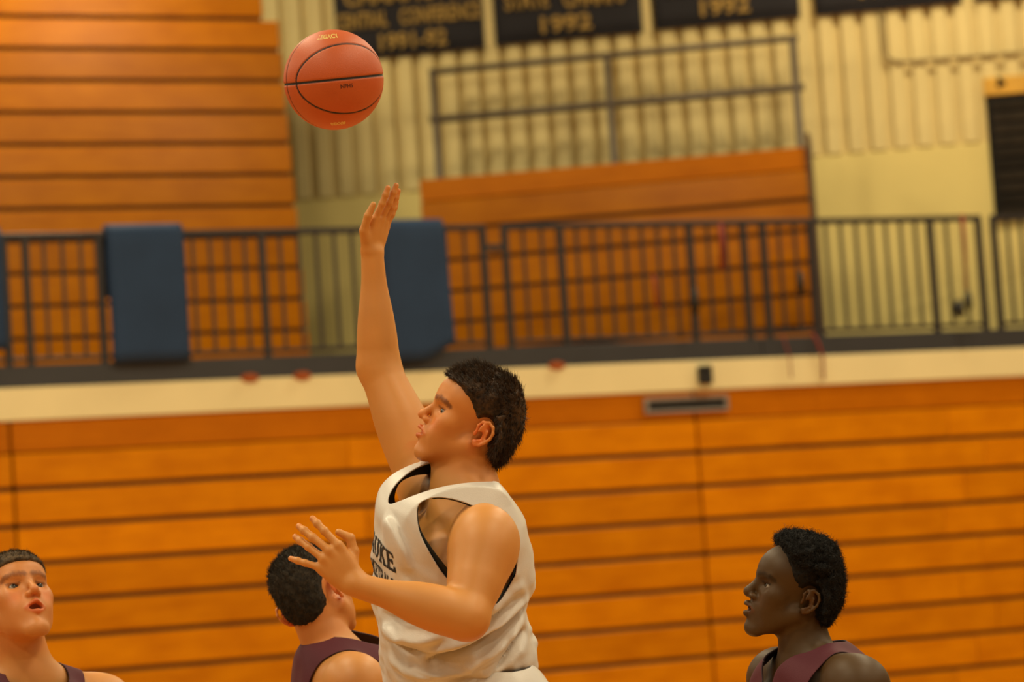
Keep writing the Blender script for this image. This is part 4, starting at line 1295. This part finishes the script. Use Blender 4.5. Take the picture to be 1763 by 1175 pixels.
# ------------------------------------------------------------------ the ball
def basketball():
    R = .1205
    c = pt(574.5, 137.5, 6.93)
    ev = unit(CAM_POS - c); er = unit(EX - ev * (ev @ EX)); eu = np.cross(ev, er)
    zz = -.099 * er + .995 * eu                  # normal of the straight seam
    ax = unit(.34 * er + .034 * eu + .94 * ev)   # centre of the long panel in view
    yy = np.cross(zz, ax); A = np.stack([ax, yy, zz], 1)
    bm = bmesh.new(); bmesh.ops.create_icosphere(bm, subdivisions=7, radius=1.0)
    V = np.array([v.co for v in bm.verts]); 
    x, y, z = V.T
    Z0 = .0
    def band(F, G): return np.abs(F) / np.maximum(G, 1e-3)
    d1 = np.abs(z - Z0) * .8; d2 = np.abs(x)
    ay, az = .93, .69
    Fq = (y / ay) ** 2 + (z / az) ** 2 - 1
    gr = np.sqrt((2 * y / ay ** 2) ** 2 + (2 * z / az ** 2) ** 2)
    # gradient measured along the sphere
    gv = np.stack([0 * y, 2 * y / ay ** 2, 2 * z / az ** 2], 1); gv -= V * (gv * V).sum(1, keepdims=True)
    d3 = band(Fq, np.linalg.norm(gv, axis=1))
    d = np.minimum(np.minimum(d1, d2), d3)
    groove = np.exp(-(d / .026) ** 4)
    peb = .0
    V2 = V * (R * (1 - .016 * groove - peb))[:, None]
    for v, p in zip(bm.verts, V2): v.co = p
    me = bpy.data.meshes.new('m'); bm.to_mesh(me); bm.free()
    me.polygons.foreach_set('use_smooth', [True] * len(me.polygons))
    at = me.color_attributes.new('tint', 'FLOAT_COLOR', 'POINT')
    blk = 1 - sstep(.016, .026, d)
    col = np.ones((len(V), 4), np.float32)
    col[:, :3] = (1 - blk)[:, None] * np.array((.54, .098, .016)) + blk[:, None] * np.array((.015, .010, .010))
    at.data.foreach_set('color', col.ravel())
    q = NB('pebbled_ball_leather')
    a = q.n('ShaderNodeAttribute', attribute_name='tint'); q.l(a.outputs['Color'], q.b.inputs['Base Color'])
    tc = q.n('ShaderNodeTexCoord'); vo = q.n('ShaderNodeTexVoronoi'); vo.inputs['Scale'].default_value = 420; q.l(tc.outputs['Object'], vo.inputs['Vector'])
    bp = q.n('ShaderNodeBump'); bp.inputs['Strength'].default_value = .25; bp.inputs['Distance'].default_value = .001; q.l(vo.outputs['Distance'], bp.inputs['Height']); q.l(bp.outputs['Normal'], q.b.inputs['Normal'])
    q.b.inputs['Roughness'].default_value = .5
    root = empty('basketball', tuple(c))
    tag(root, 'orange leather basketball in the air above the raised hand', 'ball')
    o = link('ball_cover', me, q.m, root)
    mw = Matrix(A.tolist()).to_4x4(); o.matrix_basis = mw
    def letter(body, size, az_, el, mat, name='lettering'):
        tm = text_mesh(body, size, 0, size * .03)
        cs = np.array([v.co for v in tm.vertices])
        th = az_ + cs[:, 0] / R; ph = el + cs[:, 1] / R
        P = np.stack([np.cos(ph) * np.cos(th), np.cos(ph) * np.sin(th), np.sin(ph)], 1) * (R * 1.002)
        for v, p in zip(tm.vertices, P): v.co = p
        t = link(name, tm, mat, root); t.matrix_basis = mw
    M['gold_print'] = mat_plain('gold_print', (.72, .55, .16), .35)
    M['dark_print'] = mat_plain('dark_print', (.10, .02, .01), .5)
    letter('LEGACY', .026, -.40, 1.03, M['gold_print'])
    letter('INDOOR', .018, -.35, -1.06, M['gold_print'])
    letter('NFHS', .013, -.10, -.15, M['dark_print'])
    return root
basketball()

# ------------------------------------------------------------------ the three players in maroon
def knee_ik(hip, an, fwd, l1=.445, l2=.43):
    d = an - hip; L = min(np.linalg.norm(d), (l1 + l2) * .995); dn = unit(d)
    a = (l1 * l1 - l2 * l2 + L * L) / (2 * L); hgt = math.sqrt(max(l1 * l1 - a * a, 1e-5))
    side_ = unit(fwd - dn * (fwd @ dn))
    return hip + dn * a + side_ * hgt

def player(label, TO, TF, TU, hd, head, skin, hair_kw, h=.004, neck=None, tint_kw=None, arms=None, sc=1.0, neck_r=(.058, .068), jersey_kw=None, stance=.16):
    root = person_root('person', label, (TO[0], TO[1], 0.0))
    A = frame(TF, TU)
    def w(x, y, z): return TO + A @ np.array([x, y, z])
    fl = unit(np.array([TF[0], TF[1], 0.0])); PA = frame(fl, (0, 0, 1)); lf = PA[:, 1]
    pel = w(-.02, 0, -.50); pel = np.array([pel[0], pel[1], pel[2]])
    G = Grp(); torso_nodes(G, TO, A, sc, pel, PA)
    sL, sR = w(-.01, .185, -.005), w(-.01, -.185, -.005)
    if arms is None: arms = {}
    eL = arms.get('eL', sL + A @ np.array([-.02, .06, -.29])); eR = arms.get('eR', sR + A @ np.array([-.02, -.06, -.29]))
    wL = arms.get('wL', eL + A @ np.array([.22, .0, -.13])); wR = arms.get('wR', eR + A @ np.array([.22, .0, -.13]))
    nb, nt = neck
    G.add(Cone(nt, nb, neck_r[0], neck_r[1]), .03)
    for s_ in (sL, sR): G.add(Cone(lerp(nb, s_, .08), lerp(nb, s_, .72) + A[:, 2] * .012, .056, .047), .04)
    for s_, e_, w_ in ((sL, eL, wL), (sR, eR, wR)):
        arm_nodes(G, s_, e_, w_, (.070, .058, .046, .045, .037, .027))
        hx_ = unit(w_ - e_); sd = 1 if s_ is sL else -1
        hz_ = unit(lf * sd - hx_ * (lf @ hx_) * sd); hy_ = unit(np.cross(hz_, hx_)); 
        if hy_[2] < 0: hy_ = -hy_
        hg, _ = hand_group([(25, 30, 20)] * 4, (4, 0, -3, -7), [(.02, .026, -.012), (.045, .045, -.03), (.072, .050, -.04), (.095, .046, -.045)])
        G.add(Loc(hg, w_, np.stack([hx_, hy_, hz_], 1)), .014)
    hips = [pel + PA @ np.array([0, .09 * t, -.06]) for t in (1, -1)]
    ans, kns, tos = [], [], []
    for t, hp in zip((1, -1), hips):
        an = np.array([TO[0], TO[1], 0]) + lf * stance * t + fl * (-.04 + .05 * t); an[2] = .107
        kn = knee_ik(hp, an, unit(fl + lf * .15 * t)); to = an + fl * .14 + np.array([0, 0, -.065])
        leg_nodes(G, hp, kn, an, to); ans.append(an); kns.append(kn); tos.append(to)
    G.add(hd, .016); G.bound()
    V, F = sdf_mesh(G, h)
    tint = face_tint(hd, V, **tint_kw)
    link('body', np_mesh(V, F, np.clip(tint, 0, 1.6)), skin, root)
    add_eyes(root, hd, hd.A @ np.array([.97, .0, .2]))
    # jersey
    jk = dict(front=.138, back=-.142, width=.186, strap=(.080, .128), neck_f=.150, neck_b=-.085, arm_c=(-.01, -.10), arm_r=(.105, .155))
    jk.update(jersey_kw or {})
    U_ = np.linspace(-.56, .16, 30)
    fr2 = np.interp(U_, [-.56, -.35, -.1, .05, .16], [.140, .135, jk['front'], jk['front'] - .02, jk['front'] - .05])
    bk2 = np.interp(U_, [-.56, -.35, -.1, .05, .16], [-.150, -.135, jk['back'], jk['back'] + .01, jk['back'] + .04])
    wd2 = np.full(30, jk['width'])
    T0 = jk.get('top', .112)
    def top(x, y): return T0 - 4.2 * y ** 2 - 3.2 * (x + .005) ** 2
    def fold(q): return .008 * (vnoise(q * np.array([14, 18, 8]) + 2) - .5) + .005 * np.sin(q[:, 1] * 60 + 8 * q[:, 2]) * sstep(-.05, -.25, q[:, 2])
    fld0 = loft_field(TO, A, U_, fr2, bk2, wd2, top, 2.3, fold, .03)
    def fld(P):                      # cloth rests on the body: never inside the skin
        return smin(fld0(P), Gt.ev(P, .05) - .006, .02)
    Gt = Grp(); torso_nodes(Gt, TO, A, sc, pel, PA)
    for s_ in (sL, sR): Gt.add(Cone(lerp(nb, s_, .08), lerp(nb, s_, .72) + A[:, 2] * .012, .056, .047), .04)
    Gt.bound()
    def c_arm(sg):
        def f(V):
            q = (V - TO) @ A
            g = (np.sqrt(((q[:, 0] - jk['arm_c'][0]) / jk['arm_r'][0]) ** 2 + ((q[:, 2] - jk['arm_c'][1]) / jk['arm_r'][1]) ** 2) - 1) * .1
            g2 = np.maximum(jk['strap'][1] - sg * q[:, 1], -.01 - q[:, 2])     # open beyond the strap edge
            open_ = smin(np.maximum(g, .06 - sg * q[:, 1]), g2, .035)
            return open_
        return f
    def c_neck(V):
        q = (V - TO) @ A
        cx = (jk['neck_f'] + jk['neck_b']) / 2; rx2 = (jk['neck_f'] - jk['neck_b']) / 2
        wy = jk['strap'][0] * (1 - .25 * sstep(0, rx2, q[:, 0] - cx)) * np.clip((q[:, 2] + .095) / .15, .03, 1)
        g = (np.sqrt(((q[:, 0] - cx) / rx2) ** 2 + (q[:, 1] / wy) ** 2) - 1) * .07
        return np.maximum(g, -.11 - q[:, 2])
    def c_hem(V): return (V - TO) @ A[:, 2] + .54
    o, _ = garment(root, 'jersey', fld, .005, TO - np.array([.36, .36, .62]), TO + np.array([.36, .36, .26]), (c_arm(1), c_arm(-1), c_neck, c_hem), (M['maroon'], M['maroon_trim'], M['maroon_trim']), .004, 1)
    o['label'] = 'maroon sleeveless jersey with dark trim'
    shorts(root, pel, PA, hips, kns, M['maroon'], .007, .11)
    for an, to, kn in zip(ans, tos, kns): shoe(root, an, to, kn)
    hair_object(root, hd, head, seed=len(label), **hair_kw)
    adopt(root)
    return root

M['skin_dark'] = skin_mat('dark_skin', (0.076, 0.039, 0.012), 0.5, .05, .3)
M['skin_pink'] = skin_mat('ruddy_skin', (0.62, 0.272, 0.075))
M['hair_black'] = hair_mat('black_curly_hair', (.003, .0025, .002), (.010, .0075, .0055), .8)
M['hair_soft'] = hair_mat('short_brown_hair', (.034, .021, .010), (.12, .072, .032), .8)
M['hair_short'] = hair_mat('short_dark_hair', (.010, .007, .004), (.034, .023, .012), .8)
def dir_dn(p):
    return np.stack([-.1 + 0 * p[:, 0], 0 * p[:, 0], -.5 + 1.0 * sstep(.06, .12, p[:, 2])], 1)

# player at the right, in profile
D2 = 6.9
headR = head_group(mouth=.007, nose_w=1.30, lip=1.45, nose_len=.95)
hdR = Loc(headR, pt(1376, 1030, D2), frame(iv(-math.cos(.27), math.sin(.27), .12), iv(math.sin(.27), math.cos(.27), .0)), 1.0)
HB2 = [-.09, -.058, -.03, .0, .012, .030, .050, .080, .105, .125]
HA2 = [-.085, -.060, -.036, -.022, .006, .027, .045, .062, .080, .096]
thR0 = hair_thick(HB2, HA2, .008, .027, .000, .012, centre=.0, front=.0, fr=(70, 70, 70), amp=(.62, .5))
player('dark-haired player in a maroon jersey at right, in profile looking up to the left', pt(1400, 1174, D2), iv(-.90, .0, .42), iv(-.12, 1, 0), hdR, headR, M['skin_dark'],
       dict(thick=thR0, mat=M['hair_black'], h=.003, strands=12000, slen=(.006, .013), sdir=None, rad=.0011, jitter=1.2, curl=.35),
       neck=(pt(1392, 1145, D2), pt(1378, 1070, D2)), neck_r=(.058, .064),
       tint_kw=dict(lip_col=(1.5, 1.0, 1.0), brow_col=(.25, .25, .25), mouth=.007, blush=(1.15, .95, .9), ear=(1.25, 1.0, .9), cav=(.3, .2, .2), flush_w=0.0), h=.0036)

# player at the left edge, face turned up to the ball
D3 = 7.15
headL = head_group(mouth=.010, nose_len=.95, lid=1.35, skull=(1, 1, .92))
hdL = Loc(headL, pt(25, 1050, D3 + .10), frame(iv(.46, .57, .68), iv(-.30, .79, -.48)), 1.06)
HB3 = [-.09, -.058, -.03, .0, .012, .030, .050, .062, .086]
HA3 = [-.085, -.060, -.036, -.020, .006, .022, .052, .078, .20]
player('player in a maroon jersey at the left edge, face tilted up with mouth open', pt(58, 1220, D3 + .12), iv(.45, .0, .88), iv(.0, 1, .05), hdL, headL, M['skin_pink'],
       dict(thick=hair_thick(HB3, HA3, .005, .007, .0, .002, taper=.03, rag=.016, amp=(.5, .75)), mat=M['hair_soft'], h=.0035, strands=11000, slen=(.008, .014), sdir=dir1, rad=.0009, jitter=.4),
       neck=(pt(48, 1170, D3 + .12), pt(30, 1085, D3 + .10)), neck_r=(.060, .068),
       tint_kw=dict(lip_col=(1.0, .60, .55), brow_col=(.35, .28, .24), mouth=.010), h=.0038)

# player seen from behind, head tilted
D4 = 7.35
headM = head_group()
hdM = Loc(headM, pt(538, 1036, D4), frame(iv(.38, .12, -.92), iv(-.55, .82, .10)), 1.02)
player('player in a maroon jersey seen from behind, head tilted back under the outstretched hand', pt(600, 1152, D4 + .02), iv(.97, .0, -.22), iv(.36, 1, 0), hdM, headM, M['skin_pink'],
       dict(thick=hair_thick(HB3, HA3, .007, .013, .003, .004, taper=.034, rag=.012), mat=M['hair_short'], h=.0035, strands=8000, slen=(.007, .012), sdir=dir_dn, rad=.0009, jitter=.4),
       neck=(pt(578, 1138, D4), pt(548, 1072, D4)), neck_r=(.060, .068),
       tint_kw=dict(lip_col=(1.0, .5, .5), brow_col=(.35, .28, .24)), h=.0042)
